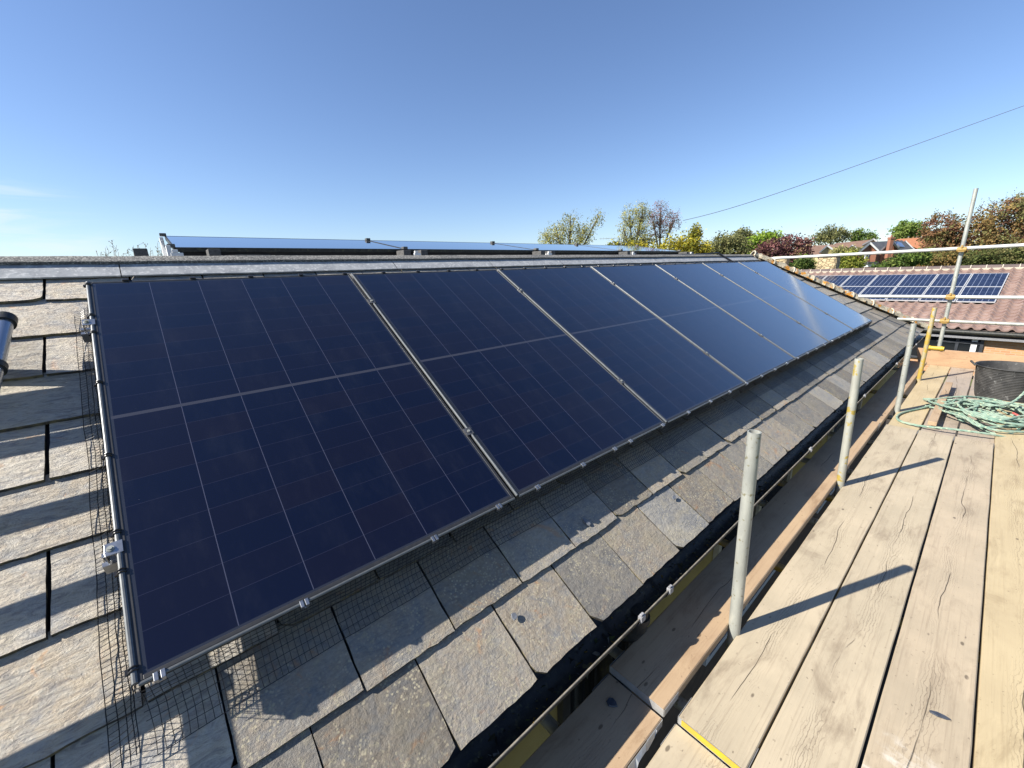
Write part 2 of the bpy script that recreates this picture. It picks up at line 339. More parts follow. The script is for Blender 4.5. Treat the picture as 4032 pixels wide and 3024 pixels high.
# ------------------------------------------------------------------ bungalow with slate roof
UEND = lambda v: 10.62 - (v+.55)*.745                       # the hip line
bung = thing('bungalow', 'slate roofed bungalow with ochre walls carrying the row of black solar panels', 'building', (0, 0, GZ))
BO = Vector((0, 0, GZ))
sl = MB(); rs = random.Random(3)
V0 = -.522; GA = .2615
for k in range(10):
    v0 = V0 + GA*k; ph = .288 if k % 2 == 0 else .13
    j0 = int((-3.2-ph)/.3)
    vtop = v0 + (.29 if k < 9 else .235)
    for j in range(j0, 40):
        gp = .0045 if ph + .3*j < .1 and k > 1 else .0022
        u0 = ph + .3*j + gp + rs.uniform(-.001, .003); u1 = ph + .3*(j+1) - gp + rs.uniform(-.003, .001)
        if u0 > UEND(v0) - .02: continue
        dn = rs.uniform(-.0015, .002); rot = rs.uniform(-.006, .006); dv = rs.uniform(-.005, .005)
        warm = min(1, max(0, rs.gauss(.5 if k < 2 or u0 > .2 else .25, .25)))
        lich = min(1, max(0, (1.0 - k*.28 if u0 > -.1 else .25) + rs.uniform(-.15, .15)))
        if k < 2 and u0 > -.1: lich = rs.uniform(.65, 1)
        col = (rs.random(), warm, lich)
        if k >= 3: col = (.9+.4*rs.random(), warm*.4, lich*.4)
        if u0 < .02 and k >= 1: col = (1.35+1.0*rs.random(), .35+warm*.8, .1+lich*.2)  # cleaner grey left slates, colour lightened further to imitate brighter light there
        NU, NV = 9, 7; sd = rs.uniform(0, 99); top = []; bot = []
        corner = rs.choice([0, 0, 0, 0, 1, 2]); cut = rs.uniform(.012, .03)
        for b in range(NV+1):
            for a in range(NU+1):
                fu, fv = a/NU, b/NV
                u = u0 + (u1-u0)*fu; v = v0 + (vtop-v0)*fv + dv
                if b == 0: v += .0045*mnoise.noise(Vector((u*22, sd, 1))) + .0035*mnoise.noise(Vector((u*70, sd, 3)))
                if a in (0, NU): u += (.003*mnoise.noise(Vector((v*22, sd, 2+a))))
                if b == 0 and corner == 1 and a == 0: v += cut; u += cut*.3
                if b == 0 and corner == 2 and a == NU: v += cut; u -= cut*.3
                v += rot*(u-u0)
                n = -.1375 - .0145*fv + dn + .0012*mnoise.noise(Vector((u*9, v*9, sd)))
                u = min(u, UEND(v) - .01)
                top.append(RP(u, v, n)); bot.append(RP(u, v, n - (.0135 if b < NV else .006)))
        W_ = NU+1
        fs = [(b*W_+a, b*W_+a+1, (b+1)*W_+a+1, (b+1)*W_+a) for b in range(NV) for a in range(NU)]
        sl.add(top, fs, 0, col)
        ring = [a for a in range(W_)] + [b*W_+NU for b in range(1, NV+1)] + [NV*W_+a for a in range(NU-1, -1, -1)] + [b*W_ for b in range(NV-1, 0, -1)]
        L = len(ring)
        vs = [top[i] for i in ring] + [bot[i] for i in ring]
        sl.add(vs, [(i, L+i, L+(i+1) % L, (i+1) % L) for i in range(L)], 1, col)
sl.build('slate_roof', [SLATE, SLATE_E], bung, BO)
u_ = MB()
u_.add([RP(-3.2, -.50, -.168), RP(10.5, -.50, -.168), RP(8.62, 2.1, -.168), RP(-3.2, 2.1, -.168)], [(0,1,2,3)])
hipx = RP(8.62, 2.1, -.158); hb = RP(10.55, -.53, -.158)
u_.add([hb, (10.55, 9.6, hb.z), (8.62, 7.6, hipx.z), hipx], [(0,1,2,3)])
u_.add([(-3.2, 9.6, hb.z), (10.55, 9.6, hb.z), (8.62, 7.6, hipx.z), (-3.2, 7.6, hipx.z)], [(3,2,1,0)])
u_.add([RP(-3.2, -.50, -.158), RP(-3.2, 2.1, -.158), (-3.2, 7.6, hipx.z), (-3.2, 9.6, hb.z)], [(0,1,2,3)])
u_.build('roof_underlay', UNDER, bung, BO)
# flashing strip in lengths, then the felt kerb and the flat roof
fl = MB(); x = -3.2; rf = random.Random(5)
while x < 8.55:
    w = rf.choice([1.2, 1.5, .9]); x1 = min(x+w, 8.62); N = 14
    vs = []
    for i in range(N+1):
        uu = x+.002 + (x1-x-.004)*i/N; wv = .006*mnoise.noise(Vector((uu*2.2, 3.3, 0)))
        vs += [RP(uu, 2.012+wv, -.139), RP(uu, 2.012+wv, -.131), RP(uu, 2.06, -.127), RP(uu, 2.13, -.123)]
    fl.add(vs, [(i*4+q, (i+1)*4+q, (i+1)*4+q+1, i*4+q+1) for i in range(N) for q in range(3)])
    x = x1
fl.build('lead_flashing', LEAD, bung, BO, smooth=True)
fe = MB(); N = 120; vs = []
for i in range(N+1):
    uu = -3.2 + 11.76*i/N; w1 = .0035*mnoise.noise(Vector((uu*3, 0, 7))) + .002*mnoise.noise(Vector((uu*11, 0, 7))); 
    a, b, c_, d = RP(uu, 2.112+w1*1.5, -.122), RP(uu, 2.114+w1*1.5, -.108), RP(uu, 2.168, -.108+w1), RP(uu, 2.20, -.13)
    vs += [a, b, c_, d, Vector((uu, 2.06, .998)), Vector((uu, 7.6, .998))]
fe.add(vs, [(i*6+q, (i+1)*6+q, (i+1)*6+q+1, i*6+q+1) for i in range(N) for q in range(5)])
fe.build('flat_roof_felt', FELT, bung, BO, smooth=True)
# hip tiles bedded in mortar
hp = MB(); hjs = []
a0, a1 = RP(10.62, -.56, -.12), RP(8.60, 2.17, -.12); L = (a1-a0).length; n = 9
dh = (a1-a0).normalized(); sd_ = dh.cross(Vector((0,0,1))).normalized(); uh = sd_.cross(dh)
rh = random.Random(9)
for i in range(n):
    s0, s1 = L*i/n, L*(i+1)/n; N = 8; vs = []
    for q in range(N+1):
        s_ = s0 + (s1-s0)*q/N; j = rh.uniform(-.008, .008)
        p = a0 + dh*s_
        for k in range(9):
            A = math.pi*k/8; rr = .085 + j + rh.uniform(-.014, .014)
            vs.append(p + sd_*(rr*1.15*math.cos(A)) + uh*(rr*1.0*math.sin(A) - .012))
    hp.add(vs, [(q*9+k, q*9+k+1, (q+1)*9+k+1, (q+1)*9+k) for q in range(N) for k in range(8)])
    p = a0 + dh*(s1-.01)
    hj = MB(); hjs.append(hj); hj.path([p + sd_*(.103*math.cos(A)) + uh*(.088*math.sin(A)-.010) for A in [math.pi*k/8 for k in range(9)]], .011, 6)
h_ = hp.build('hip_ridge', MORT, bung, BO, smooth=True)
for hj in hjs: hj.build('mortar_joint', MORTC, h_, BO, smooth=True)
# walls, soffit, windows
w_ = MB(); w_.box(-3.1, 10.3, -.16, 9.3, GZ, -.62)
w_.build('wall', RENDERW, bung, BO)
w2 = MB(); w2.box(-3.104, 10.304, -.166, -.1605, GZ, -1.32); w2.build('dark_lower_wall', noisy('dark_brown_wall', (.075,.05,.032), (.12,.08,.05), 12, .9, bump=.004), bung, BO)  # thin dark brown sheet over the lower part of the wall
s_ = MB(); s_.box(-3.15, 10.42, -.31, -.165, -.615, -.60); s_.box(-3.15, 10.42, -.325, -.311, -.615, -.43)
s_.build('soffit', DARKF, bung, BO)
def small_window(x0, x1, z0, z1, y, parent, org, fm, name='window'):
    f = MB(); t = .05
    f.box(x0, x1, y-.035, y-.002, z0, z0+t); f.box(x0, x1, y-.035, y-.002, z1-t, z1)
    f.box(x0, x0+t, y-.035, y-.002, z0+t, z1-t); f.box(x1-t, x1, y-.035, y-.002, z0+t, z1-t)
    xm = (x0+x1)/2; f.box(xm-.03, xm+.03, y-.034, y-.003, z0+t, z1-t)
    o = f.build(name, fm, parent, org)
    g = MB(); g.box(x0+t, x1-t, y-.014, y-.004, z0+t, z1-t); g.build('pane', GLASS, o, org)
for x0 in (2.75, 5.6): small_window(x0, x0+1.5, -2.0, -.7, -.16, bung, BO, PVC)
small_window(1.2, 1.75, -2.3, -.68, -.16, bung, BO, DARKF)
# gutter: half round with rim, joints, brackets and outlet
GY, GZZ, GR = -.372, -.458, .056
def gutter_profile(r, x, wob=0): return [Vector((x, GY + r*math.cos(A), GZZ + wob + r*math.sin(A))) for A in [math.pi + math.pi*k/12 for k in range(13)]]
g_ = MB(); vs = []; XS = [-3.2 + i*.1 for i in range(139)]
for X in XS: vs += gutter_profile(GR, X)
g_.add(vs, [(i*13+k, i*13+k+1, (i+1)*13+k+1, (i+1)*13+k) for i in range(len(XS)-1) for k in range(12)])
vs = []
for X in XS: vs += gutter_profile(GR+.003, X)
g_.add(vs, [(i*13+k, (i+1)*13+k, (i+1)*13+k+1, i*13+k+1) for i in range(len(XS)-1) for k in range(12)])
gut = g_.build('gutter', BLACKP, bung, BO, smooth=True)
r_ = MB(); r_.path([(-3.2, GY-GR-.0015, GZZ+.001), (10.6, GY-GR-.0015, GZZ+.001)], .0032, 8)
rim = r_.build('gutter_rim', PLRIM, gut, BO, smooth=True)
for X in (1.615, 1.40, 3.6, 5.4, 7.3, 9.1):
    c_ = MB(); vs = []
    for x in (X-.016, X+.016): vs += gutter_profile(GR+.0065, x, 0)
    c_.add(vs, [(k, k+1, 13+k+1, 13+k) for k in range(12)])
    c_.box(X-.014, X+.014, GY-GR-.012, GY-GR+.006, GZZ-.014, GZZ+.012)
    c_.box(X-.009, X+.009, GY-GR-.008, GY-GR+.002, GZZ+.013, GZZ+.02)
    c_.build('gutter_clip', CLIPG, gut, BO, bevel=.002)
for X in (1.30, 1.64, 5.41, 8.2):
    c_ = MB(); vs = []
    for x in (X-.01, X+.01): vs += gutter_profile(GR-.002, x, 0)
    c_.add(vs, [(k, k+1, 13+k+1, 13+k) for k in range(12)]); c_.build('gutter_seal', UNDER, gut, BO, smooth=True)
db = MB(); rg_ = random.Random(31)
for i in range(1800):
    X = rg_.uniform(-.5, 10.3); A = math.pi*1.5 + rg_.gauss(0, .55); s_ = rg_.uniform(.002, .008)*(1.5 if mnoise.noise(Vector((X*3, 0, 0))) > .1 else .8)
    p = Vector((X, GY + (GR-.002)*math.cos(A), GZZ + (GR-.002)*math.sin(A))); c3 = rg_.choice([(.07,.065,.04), (.13,.12,.07), (.04,.04,.035), (.22,.15,.04), (.09,.105,.045), (.2,.2,.18)])
    vs = [p + Vector((rg_.gauss(0,1), rg_.gauss(0,1), rg_.gauss(0,.5)))*s_ for _ in range(4)]; db.add(vs, [(0,1,2), (0,2,3), (0,3,1), (1,3,2)], 0, c3)
DEBRIS = [db]
o_ = MB(); ox = 1.475
o_.path([(ox, GY-.004, GZZ-.0525), (ox, GY-.004, GZZ-.056)], .036, 20)
o_.build('outlet_hole', noisy('outlet_dark', (.002,.002,.002), (.003,.003,.003)), gut, BO)
d_ = MB(); d_.path([(ox, GY-.004, GZZ-.05), (ox, GY-.004, GZZ-.13), (ox+.0, GY+.03, GZZ-.2), (ox, GY+.13, GZZ-.26), (ox, -.21, GZZ-.33), (ox, -.21, GZ+.1)], .036, 16)
d_.path([(ox, GY-.004, GZZ-.075), (ox, GY-.004, GZZ-.10)], .044, 16)
d_.build('downpipe', BLACKP, bung, BO, smooth=True)
# black cable looped over the kerb
cb = MB(); cb.path([RP(7.34, 1.95, -.118), RP(7.30, 2.02, -.112), RP(7.24, 2.12, -.10), RP(7.16, 2.175, -.085), (6.9, 2.0, 1.035), (6.3, 2.06, 1.03), (5.6, 2.2, 1.012)], .012, 8)
tag(cb.build('cable', WIRE, smooth=True), 'black cable looping over the felt kerb near the far hip', 'cable')

# ------------------------------------------------------------------ solar panels on the slate roof
def make_panel():
    root = thing('solar_panel', '', 'solar panel', (0, 0, 0), 'black solar panels in a row on the slate roof', rot=(PITCH, 0, 0))
    f = MB(); t = .011
    f.box(0, t, 0, PH, -.035, 0); f.box(PW-t, PW, 0, PH, -.035, 0)
    f.box(t, PW-t, 0, t, -.035, -.0002); f.box(t, PW-t, PH-t, PH, -.035, -.0002)
    f.m = [1 if i % 6 == 1 else 0 for i in range(len(f.f))]  # dark top lip, lighter sides: sunlight put into the frame colours
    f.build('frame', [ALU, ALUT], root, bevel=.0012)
    g = MB(); g.box(t, PW-t, t, PH-t, -.006, -.0018); g.build('glass', CELL, root)
    b = MB(); b.box(t, PW-t, t, PH-t, -.012, -.0075); b.build('backing_sheet', UNDER, root)
    e = MB(); e.path([(.002, -.0045, -.0035), (PW-.002, -.0045, -.0035)], .0048, 10); e.build('edge_trim', TRIM, root, smooth=True)
    return root
ordn = ['nearest', 'second', 'third', 'fourth', 'fifth', 'sixth', 'farthest']
desc = ['largest looking black solar panel at the near end, bird mesh down its left side',
        'second black solar panel from the near end, right after the widest bright gap',
        'third black solar panel from the near end with faintly chequered cells',
        'fourth solar panel from the near end, turning blue with sky reflection',
        'middle blue reflecting solar panel, third from the far hip end of the row',
        'blue reflecting solar panel, next to last at the hip end',
        'farthest solar panel of the row beside the lichened hip']
pan = make_panel()
for i in range(7):
    o = pan if i == 0 else copy_tree(pan)
    o.location = (i*1.154, 0, 0); o['label'] = desc[i]
    if i == 0:
        e = MB(); e.path([(-.0035, .0, -.002), (-.0035, PH, -.002)], .0065, 10)
        e.build('side_trim', TRIM, o, smooth=True)
# rails and clamps
for v, lab in ((.365, 'lower dark mounting rail, its cut end sticking out left of the panels'), (1.425, 'upper dark mounting rail, its cut end sticking out left of the panels')):
    m = MB(); c = .0022
    def ch(x0, x1):
        m.box(x0, x1, v-.021, v-.021+c, -.078, -.037); m.box(x0, x1, v+.021-c, v+.021, -.078, -.037)
        m.box(x0, x1, v-.0185, v+.0185, -.078, -.0755); m.box(x0, x1, v-.0185, v-.008, -.0395, -.037); m.box(x0, x1, v+.008, v+.0185, -.0395, -.037)
    ch(-.045, 8.09)
    r = m.build('mounting_rail', STEEL); r.rotation_euler = (PITCH, 0, 0); tag(r, lab, 'rail', 'mounting rails under the panels')
    e = MB(); e.box(-.032, .0055, v-.019, v+.019, .0012, .0045); e.box(-.032, -.0285, v-.019, v+.019, -.034, .0012)
    e.box(-.012, -.009, v-.019, v+.019, -.034, .0012)
    q = thing('end_clamp', ('lower' if v < 1 else 'upper') + ' silver end clamp with hex bolt gripping the left panel edge', 'clamp', (0,0,0), 'panel clamps', rot=(PITCH,0,0))
    e.build('bracket', STEEL, q, bevel=.0008)
    bb = MB(); bb.path([(-.0195, v, .0045), (-.0195, v, .0075)], .0085, 16); bb.path([(-.0195, v, .0078), (-.0195, v, .0108)], .0052, 6)
    bb.build('bolt', GALV, q, smooth=True)
CLAMPM = noisy('dark_clamp', (.10,.10,.105), (.16,.16,.165), 60, .4, metal=.5)
def mid_clamp(i, v, lab):
    q = thing('mid_clamp', lab, 'clamp', (i*1.154-.01, 0, 0), 'panel clamps', rot=(PITCH,0,0))
    e = MB(); e.box(-.019, .019, v-.02, v+.02, .0012, .0042); e.box(-.0085, -.006, v-.02, v+.02, -.03, .0012); e.box(.006, .0085, v-.02, v+.02, -.03, .0012)
    e.build('bracket', CLAMPM, q, bevel=.0008)
    bb = MB(); bb.path([(0, v, .0042), (0, v, .0085)], .0065, 10); bb.build('bolt', GALV, q, smooth=True)
for i in range(1, 7):
    for v, w in ((.365, 'lower'), (1.425, 'upper')):
        mid_clamp(i, v, f'{w} clamp in the {["","first","second","third","fourth","fifth","sixth"][i]} gap between roof panels, counted from the near end')

# ------------------------------------------------------------------ bird mesh
def wire_mesh(us_fn, name, label, cols, rows_, prof, seed, wr=.0007, along='u'):
    m = MB(); rw = random.Random(seed)
    return m
# bottom skirt: longitudinal wires follow u, cross wires follow a J profile down to the slates
bm = MB(); rb = random.Random(21)
prof0 = [(-.008, -.012), (-.012, -.030), (-.014, -.048), (-.017, -.066), (-.022, -.084), (-.030, -.101), (-.043, -.115), (-.060, -.1265), (-.080, -.132), (-.100, -.134)]
def jp(i, u):
    v, n = prof0[i]; k = i/9
    wv = .010*k*mnoise.noise(Vector((u*1.7, 0, 5))) + .0025*mnoise.noise(Vector((u*13, i, 5)))
    wn_ = .007*k*(1-k)*4*mnoise.noise(Vector((u*2.3, 9, 5)))
    ext = 1.0 + .25*max(0, 1-u/.9)*k
    return RP(u, v*ext + wv, max(n + wn_, -.1365))
U1 = 8.10
for i in range(10):
    step = .02; NN = int((U1+.0)/step)
    bm.path([jp(i, -.01 + j*step) for j in range(NN)], [(.0009 if i < 9 else .0012) + .0006*min(1, j*step/4) for j in range(NN)], 3, False)
u = .0
while u < U1-.03:
    bm.path([jp(i, u + .002*mnoise.noise(Vector((u*40, i*.5, 2)))) for i in range(10)], .0009 if u < 2 else .0012, 3, False)
    u += .0155 if u < 3 else .022
meshroot = thing('bird_mesh', 'black wire bird mesh skirt hanging from the lower panel edge onto slates', 'wire mesh', (0, 0, 0))
bm.build('wire_grid', WIRE, meshroot)
cu = [.039, .351, .766, 1.049, 1.258, 1.551, 1.795, 1.932] + [2.25+.3*i for i in range(19)]
for u in cu:
    c = MB(); M_ = lambda x, y, z: RP(x, y, z)
    c.box(u-.011, u-.002, -.017, .002, -.011, .0045, M=M_); c.box(u+.002, u+.011, -.017, .002, -.011, .0045, M=M_); c.box(u-.009, u+.009, -.016, -.004, -.019, -.0115, M=M_)
    c.build('clip', STEEL, meshroot, bevel=.001)
# left skirt
lm = MB()
LP = [(-.004, -.012), (-.008, -.034), (-.013, -.056), (-.020, -.078), (-.029, -.098), (-.042, -.115), (-.058, -.127), (-.077, -.133)]
def lp(i, v):
    u, n = LP[i]; k = i/7
    u2 = u*(1.0 if v > .25 else 1+.10*(.25-v)) + .007*k*mnoise.noise(Vector((v*3.1, 1, 8))) + .002*mnoise.noise(Vector((v*17, i, 8)))
    n2 = n + .008*k*mnoise.noise(Vector((v*2.7, 4, 8))) + .0015*mnoise.noise(Vector((v*30, i, 1)))
    return RP(u2, v, max(n2, -.1375))
for i in range(8):
    v_0 = -.10 - rb.uniform(0, .025) if i > 2 else .0; v_1 = 1.70 + rb.uniform(-.02, .02) if i > 1 else 1.735
    NN = int((v_1-v_0)/.012); lm.path([lp(i, v_0 + (v_1-v_0)*j/NN) for j in range(NN+1)], .0012, 3, False)
v = -.10
while v < 1.70:
    i0 = 3 if v < 0 else 0
    lm.path([lp(i, v + .0025*mnoise.noise(Vector((v*40, i*.6, 2)))) for i in range(i0, 8)], .0009, 3, False); v += .0138
mr2 = thing('bird_mesh', 'black wire bird mesh curling out along the left side of the panels', 'wire mesh', (0, 0, 0))
lm.build('wire_grid', WIRE, mr2)
for v in (1.477, 1.358, 1.055, .704, .416, .293, .035, 1.715):
    c = MB(); M_ = lambda x, y, z: RP(x, y, z)
    for d in (-.006, .002):
        c.path([RP(-.0035+.0085*math.cos(A), v+d, -.002+.0085*math.sin(A)) for A in [math.pi*2*k/12 for k in range(13)]], .0022, 6)
    c.box(-.019, -.009, v-.007, v+.006, -.012, -.004, M=M_)
    c.build('clip', WIRE, mr2, smooth=True)
# right and top edge
tm = MB()
for i in range(5):
    n = -.02 - i*.022
    tm.path([RP(8.063 + .004*i, -.03 + j*.05, n) for j in range(36)], .0008, 3, False)
    tm.path([RP(-.0 + j*.1, 1.737 + .004*i, n) for j in range(81)], .0008, 3, False)
v = 0
while v < 1.73: tm.path([RP(8.063+.004*i, v, -.02-i*.022) for i in range(5)], .0007, 3, False); v += .025
u = 0
while u < 8.05: tm.path([RP(u, 1.737+.004*i, -.02-i*.022) for i in range(5)], .0007, 3, False); u += .025
mr3 = thing('bird_mesh', 'thin wire mesh with dark clips along the upper edge of the roof panels', 'wire mesh', (0,0,0))
tm.build('wire_grid', WIRE, mr3)
for j in range(33):
    u = .12 + j*.247; c = MB(); M_ = lambda x, y, z: RP(x, y, z)
    c.box(u-.012, u+.012, 1.731, 1.746, -.014, .006, M=M_); c.build('clip', WIRE, mr3, bevel=.002)
# debris on the slates
def chip(p, r, nrm, name, lab, mat, seed, ax=Vector((1,0,0)), el=1.6):
    rc = random.Random(seed); nrm = nrm.normalized(); x = (ax - nrm*ax.dot(nrm)).normalized(); y = nrm.cross(x)
    ring = [(math.cos(A)*r*el*rc.uniform(.75,1.1), math.sin(A)*r*rc.uniform(.75,1.1)) for A in [math.pi*2*k/7 for k in range(7)]]
    m = MB(); m.add([p + x*a + y*b for a, b in ring] + [p + x*a*.85 + y*b*.85 + nrm*.005 for a, b in ring], [tuple(reversed(range(7))), tuple(range(7, 14))] + [(i, (i+1) % 7, 7+(i+1) % 7, 7+i) for i in range(7)])
    return tag(m.build(name, mat, origin=p), lab, 'slate chip', 'broken slate chips')
CHIP = noisy('blue_grey_slate_chip', (.12,.13,.15), (.22,.23,.25), 40, .5)
CHIPD = noisy('dark_slate_chip', (.035,.042,.06), (.07,.08,.10), 40, .5)
NR = Vector((0, -SP, CP))
chip(RP(.93, -.335, -.135), .013, NR, 'slate_chip', 'pale slate chip under the slate edge above the eaves', CHIP, 1, RP(.3,1,0)-RP(0,0,0), 1.2)
chip(RP(1.46, -.20, -.133), .013, NR, 'slate_chip', 'upright leaf shaped slate chip below the mesh shadow', CHIP, 2, RP(-.2,1,0)-RP(0,0,0), 1.9)
chip(RP(2.03, -.33, -.135), .012, NR, 'slate_chip', 'small grey chip on the eaves slates near the outlet', CHIP, 4, RP(1,.2,0)-RP(0,0,0), 1.6)

# ------------------------------------------------------------------ flat roof array
FY0, FZ0, FY1, FZ1 = 2.63, 1.118, 3.53, 1.27
fa = math.atan2(FZ1-FZ0, FY1-FY0); fl_len = math.hypot(FY1-FY0, FZ1-FZ0)
def make_flat():
    root = thing('solar_panel', '', 'solar panel', (0,0,0), 'tilted solar panels on the flat roof', rot=(fa, 0, 0))
    W_ = 1.722; t = .011; f = MB()
    f.box(0, t, 0, fl_len, -.032, 0); f.box(W_-t, W_, 0, fl_len, -.032, 0); f.box(t, W_-t, 0, t, -.032, 0); f.box(t, W_-t, fl_len-t, fl_len, -.032, 0)
    f.build('frame', BLACKP, root, bevel=.001)
    g = MB(); g.box(t, W_-t, t, fl_len-t, -.006, -.0015); g.build('glass', CELLF, root)
    b = MB(); b.box(.03, W_-.03, .012, .02, -.10, -.033); b.build('wind_deflector', UNDER, root)
    return root
fp = make_flat(); fd = ['left end sky reflecting panel on the flat roof, longest looking', 'second panel from the left on the flat roof', 'third panel from the left on the flat roof', 'right end panel on the flat roof, nearest the golden conifer']
for i in range(4):
    o = fp if i == 0 else copy_tree(fp); o.location = (.372 + i*1.742, FY0, FZ0); o['label'] = fd[i]
BLOCK = noisy('grey_block', (.07,.07,.068), (.13,.125,.12), 60, .95, bump=.005, bscale=90)
pos = ['left end', 'first joint', 'middle joint', 'third joint', 'right end']
for i in range(5):
    X = .362 + i*1.742; s = 1 if i else 1.0
    q = thing('panel_support', f'white bracket between grey blocks under the {pos[i]} of the flat roof panels', 'panel support', (X, 2.5, .998), 'supports under the flat roof panels')
    O = Vector((X, 2.5, .998))
    for dx in (-.075, .10):
        if i == 0: dx = dx*2.2
        m = MB(); m.box(X+dx-.035, X+dx+.035, 2.45, 2.60, .998, 1.098); m.build('block', BLOCK, q, O, bevel=.004)
    m = MB(); m.box(X-.02, X+.045, 2.42, 2.45, 1.045, 1.07); m.box(X-.012, X+.02, 2.42, 2.44, 1.07, 1.09); m.box(X+.01, X+.035, 2.49, 3.6, 1.0, 1.02); m.box(X+.03, X+.045, 2.50, 2.52, 1.045, 1.07)
    if i == 0:
        m.box(X-.03, X-.005, 2.60, 2.70, 1.02, 1.13); m.box(X-.03, X-.005, 3.42, 3.5, 1.02, 1.25)
        for k in range(6):
            y = 2.7 + k*.14; m.box(X-.028, X-.010, y, y+.03, 1.03, 1.09+k*.026)
    m.build('bracket', WHITEP, q, O, bevel=.003)
    for yy, zz in ((FY0+.02, FZ0+.004), (FY1-.03, FZ1-.002)):
        m = MB(); m.box(X-.022, X+.022, yy-.03, yy+.02, zz-.005, zz+.018); m.build('clamp', ALU, q, O, bevel=.003)
m = MB(); m.path([(.55, 2.6, 1.03), (.62, 2.58, 1.055), (.75, 2.6, 1.062), (.95, 2.61, 1.06)], .006, 6)
tag(m.build('cable', PLRIM, smooth=True), 'pale cable curling under the left end of the flat roof panels', 'cable')

# ------------------------------------------------------------------ telescopic ladder lying up the roof, just left of the view
lad = thing('ladder', 'silver telescopic ladder stile with black collars at the left edge of the roof', 'ladder', RP(-.33, -.5, .09))
LO = RP(-.33, -.5, .09)
def lpt(v, off=0.0):
    k = (1.496 - v)/1.366
    return RP(-.237 - .055*k + off, v, -.013 + .078*k)
m = MB(); m.path([lpt(1.496), lpt(.9), lpt(.3), lpt(-.5)], .024, 20); m.build('stile', BLUEW, lad, LO, smooth=True)
m = MB(); m.path([lpt(1.496, -.42), lpt(.9, -.42), lpt(.3, -.42), lpt(-.5, -.42)], .024, 20); m.build('stile', BLUEW, lad, LO, smooth=True)
for off in (0, -.42):
    m = MB(); m.path([lpt(1.515, off), lpt(1.475, off)], .031, 20); m.build('end_cap', BLACKP, lad, LO, smooth=True, bevel=0)
for v in (1.20, .92, .64, .30):
    m = MB(); m.path([lpt(v+.014), lpt(v-.014)], .031, 20); m.path([lpt(v+.014, -.42), lpt(v-.014, -.42)], .031, 20); m.build('collar', BLACKP, lad, LO, smooth=True)
    m = MB(); a, b = lpt(v, -.02), lpt(v, -.40)
    m.box(-.657+.02, -.26, v-.028, v+.026, -.022, .004, M=lambda x, y, z: RP(x, y, z + .078*(1.496-v)/1.366)); m.build('rung', BLUEW, lad, LO, bevel=.006)
for k, v in enumerate((1.255, 1.32, 1.385, 1.44)):
    m = MB(); m.box(-.64, -.26, v-.034, v+.034, -.03, -.005, M=lambda x, y, z: RP(x, y + (x+.26)*(-.35 if v > 1.4 else 0), z)); m.build('rung', BLUEW, lad, LO, bevel=.006)

# ------------------------------------------------------------------ scaffold: posts
def tube_thing(name, label, pts, mat, group=None, r=.02415, cat='scaffold tube', seg=24, parts=None):
    base = Vector(pts[0]); m = MB(); pts = [Vector(p) for p in pts]
    t = thing(name, label, cat, base, group)
    m.path(pts, r, seg, caps=False); m.path(list(reversed(pts)), r-.004, seg, caps=False)
    n = len(m.v)//2; e = MB()
    # annulus ends
    for ring in (0, len(pts)-1):
        o1 = ring*seg; o2 = n + (len(pts)-1-ring)*seg
        a = [m.v[o1+k] for k in range(seg)]; b = sorted([m.v[o2+k] for k in range(seg)], key=lambda p: 0)
        b = [min(b, key=lambda p: (Vector(p)-Vector(q)).length) for q in a]
        m.add(a+b, [(k, (k+1) % seg, seg+(k+1) % seg, seg+k) for k in range(seg)])
    m.build('tube', mat, t, base, smooth=True)
    return t
tube_thing('scaffold_post', 'nearest and tallest looking short galvanised post with rust spots near its foot', [(1.86, -.618, GZ), (1.860, -.617, -.72), (1.859, -.597, .236)], GALV, 'short posts between gutter and deck')
tube_thing('scaffold_post', 'second galvanised stub post from the camera, yellow stained along its foot', [(3.70, -.618, GZ), (3.699, -.617, -.72), (3.695, -.591, .223)],
           noisy('stained_galvanised', (.38,.38,.33), (.52,.52,.45), 12, .5, metal=.3, stretch=(1,1,.4), spots=(.48,.36,.08), spot_scale=16, spot_th=(.58,.66)), 'short posts between gutter and deck')
tube_thing('scaffold_post', 'third grey stub post from the camera, standing at the near end of the far boards', [(6.1, -.631, GZ), (6.1, -.631, -.85), (6.1, -.610, .202)], GALV, 'short posts between gutter and deck')
tube_thing('scaffold_post', 'worn yellow stub post, farthest of the short posts', [(7.85, -.629, GZ), (7.85, -.629, -.85), (7.85, -.622, .224)], YEL, 'short posts between gutter and deck')
tp = tube_thing('scaffold_post', 'tall grey post rising at the toe board with guard rails clamped to it', [(9.25, -.69, GZ), (9.25, -.683, -.9), (9.25, -.677, -.476), (9.25, -.665, 1.765)], GALV)
for z, rl, nm in ((-.083, (-.142, -3.2), 'lowest'), (.274, (.398, -3.2), 'middle'), (.948, (1.972, -3.2), 'highest')):
    sl_ = {'lowest': (-.083, -.088), 'middle': (.268, .292), 'highest': (.940, .985)}[nm]
    tube_thing('guard_rail', {'lowest': 'lowest thin guard rail starting beside the slate hip', 'middle': 'middle white guard rail crossing the blue panels of the brick bungalow', 'highest': 'highest white guard rail stretching over the lichened hip'}[nm],
               [(9.20, rl[0], sl_[0]), (9.20, rl[1], sl_[1])], GALV if nm == 'lowest' else GALVB, 'guard rails at the deck end', cat='guard rail', seg=20)
    c = MB(); c.box(9.165, 9.29, -.705, -.635, z-.035, z+.035); c.path([(9.16, -.67, z+.02), (9.16, -.67, z+.06)], .012, 8)
    c.path([(9.19, -.72, z), (9.19, -.62, z)], .034, 12)
    c.build('coupler', ORC, tp, (9.25, -.69, GZ), bevel=.004)
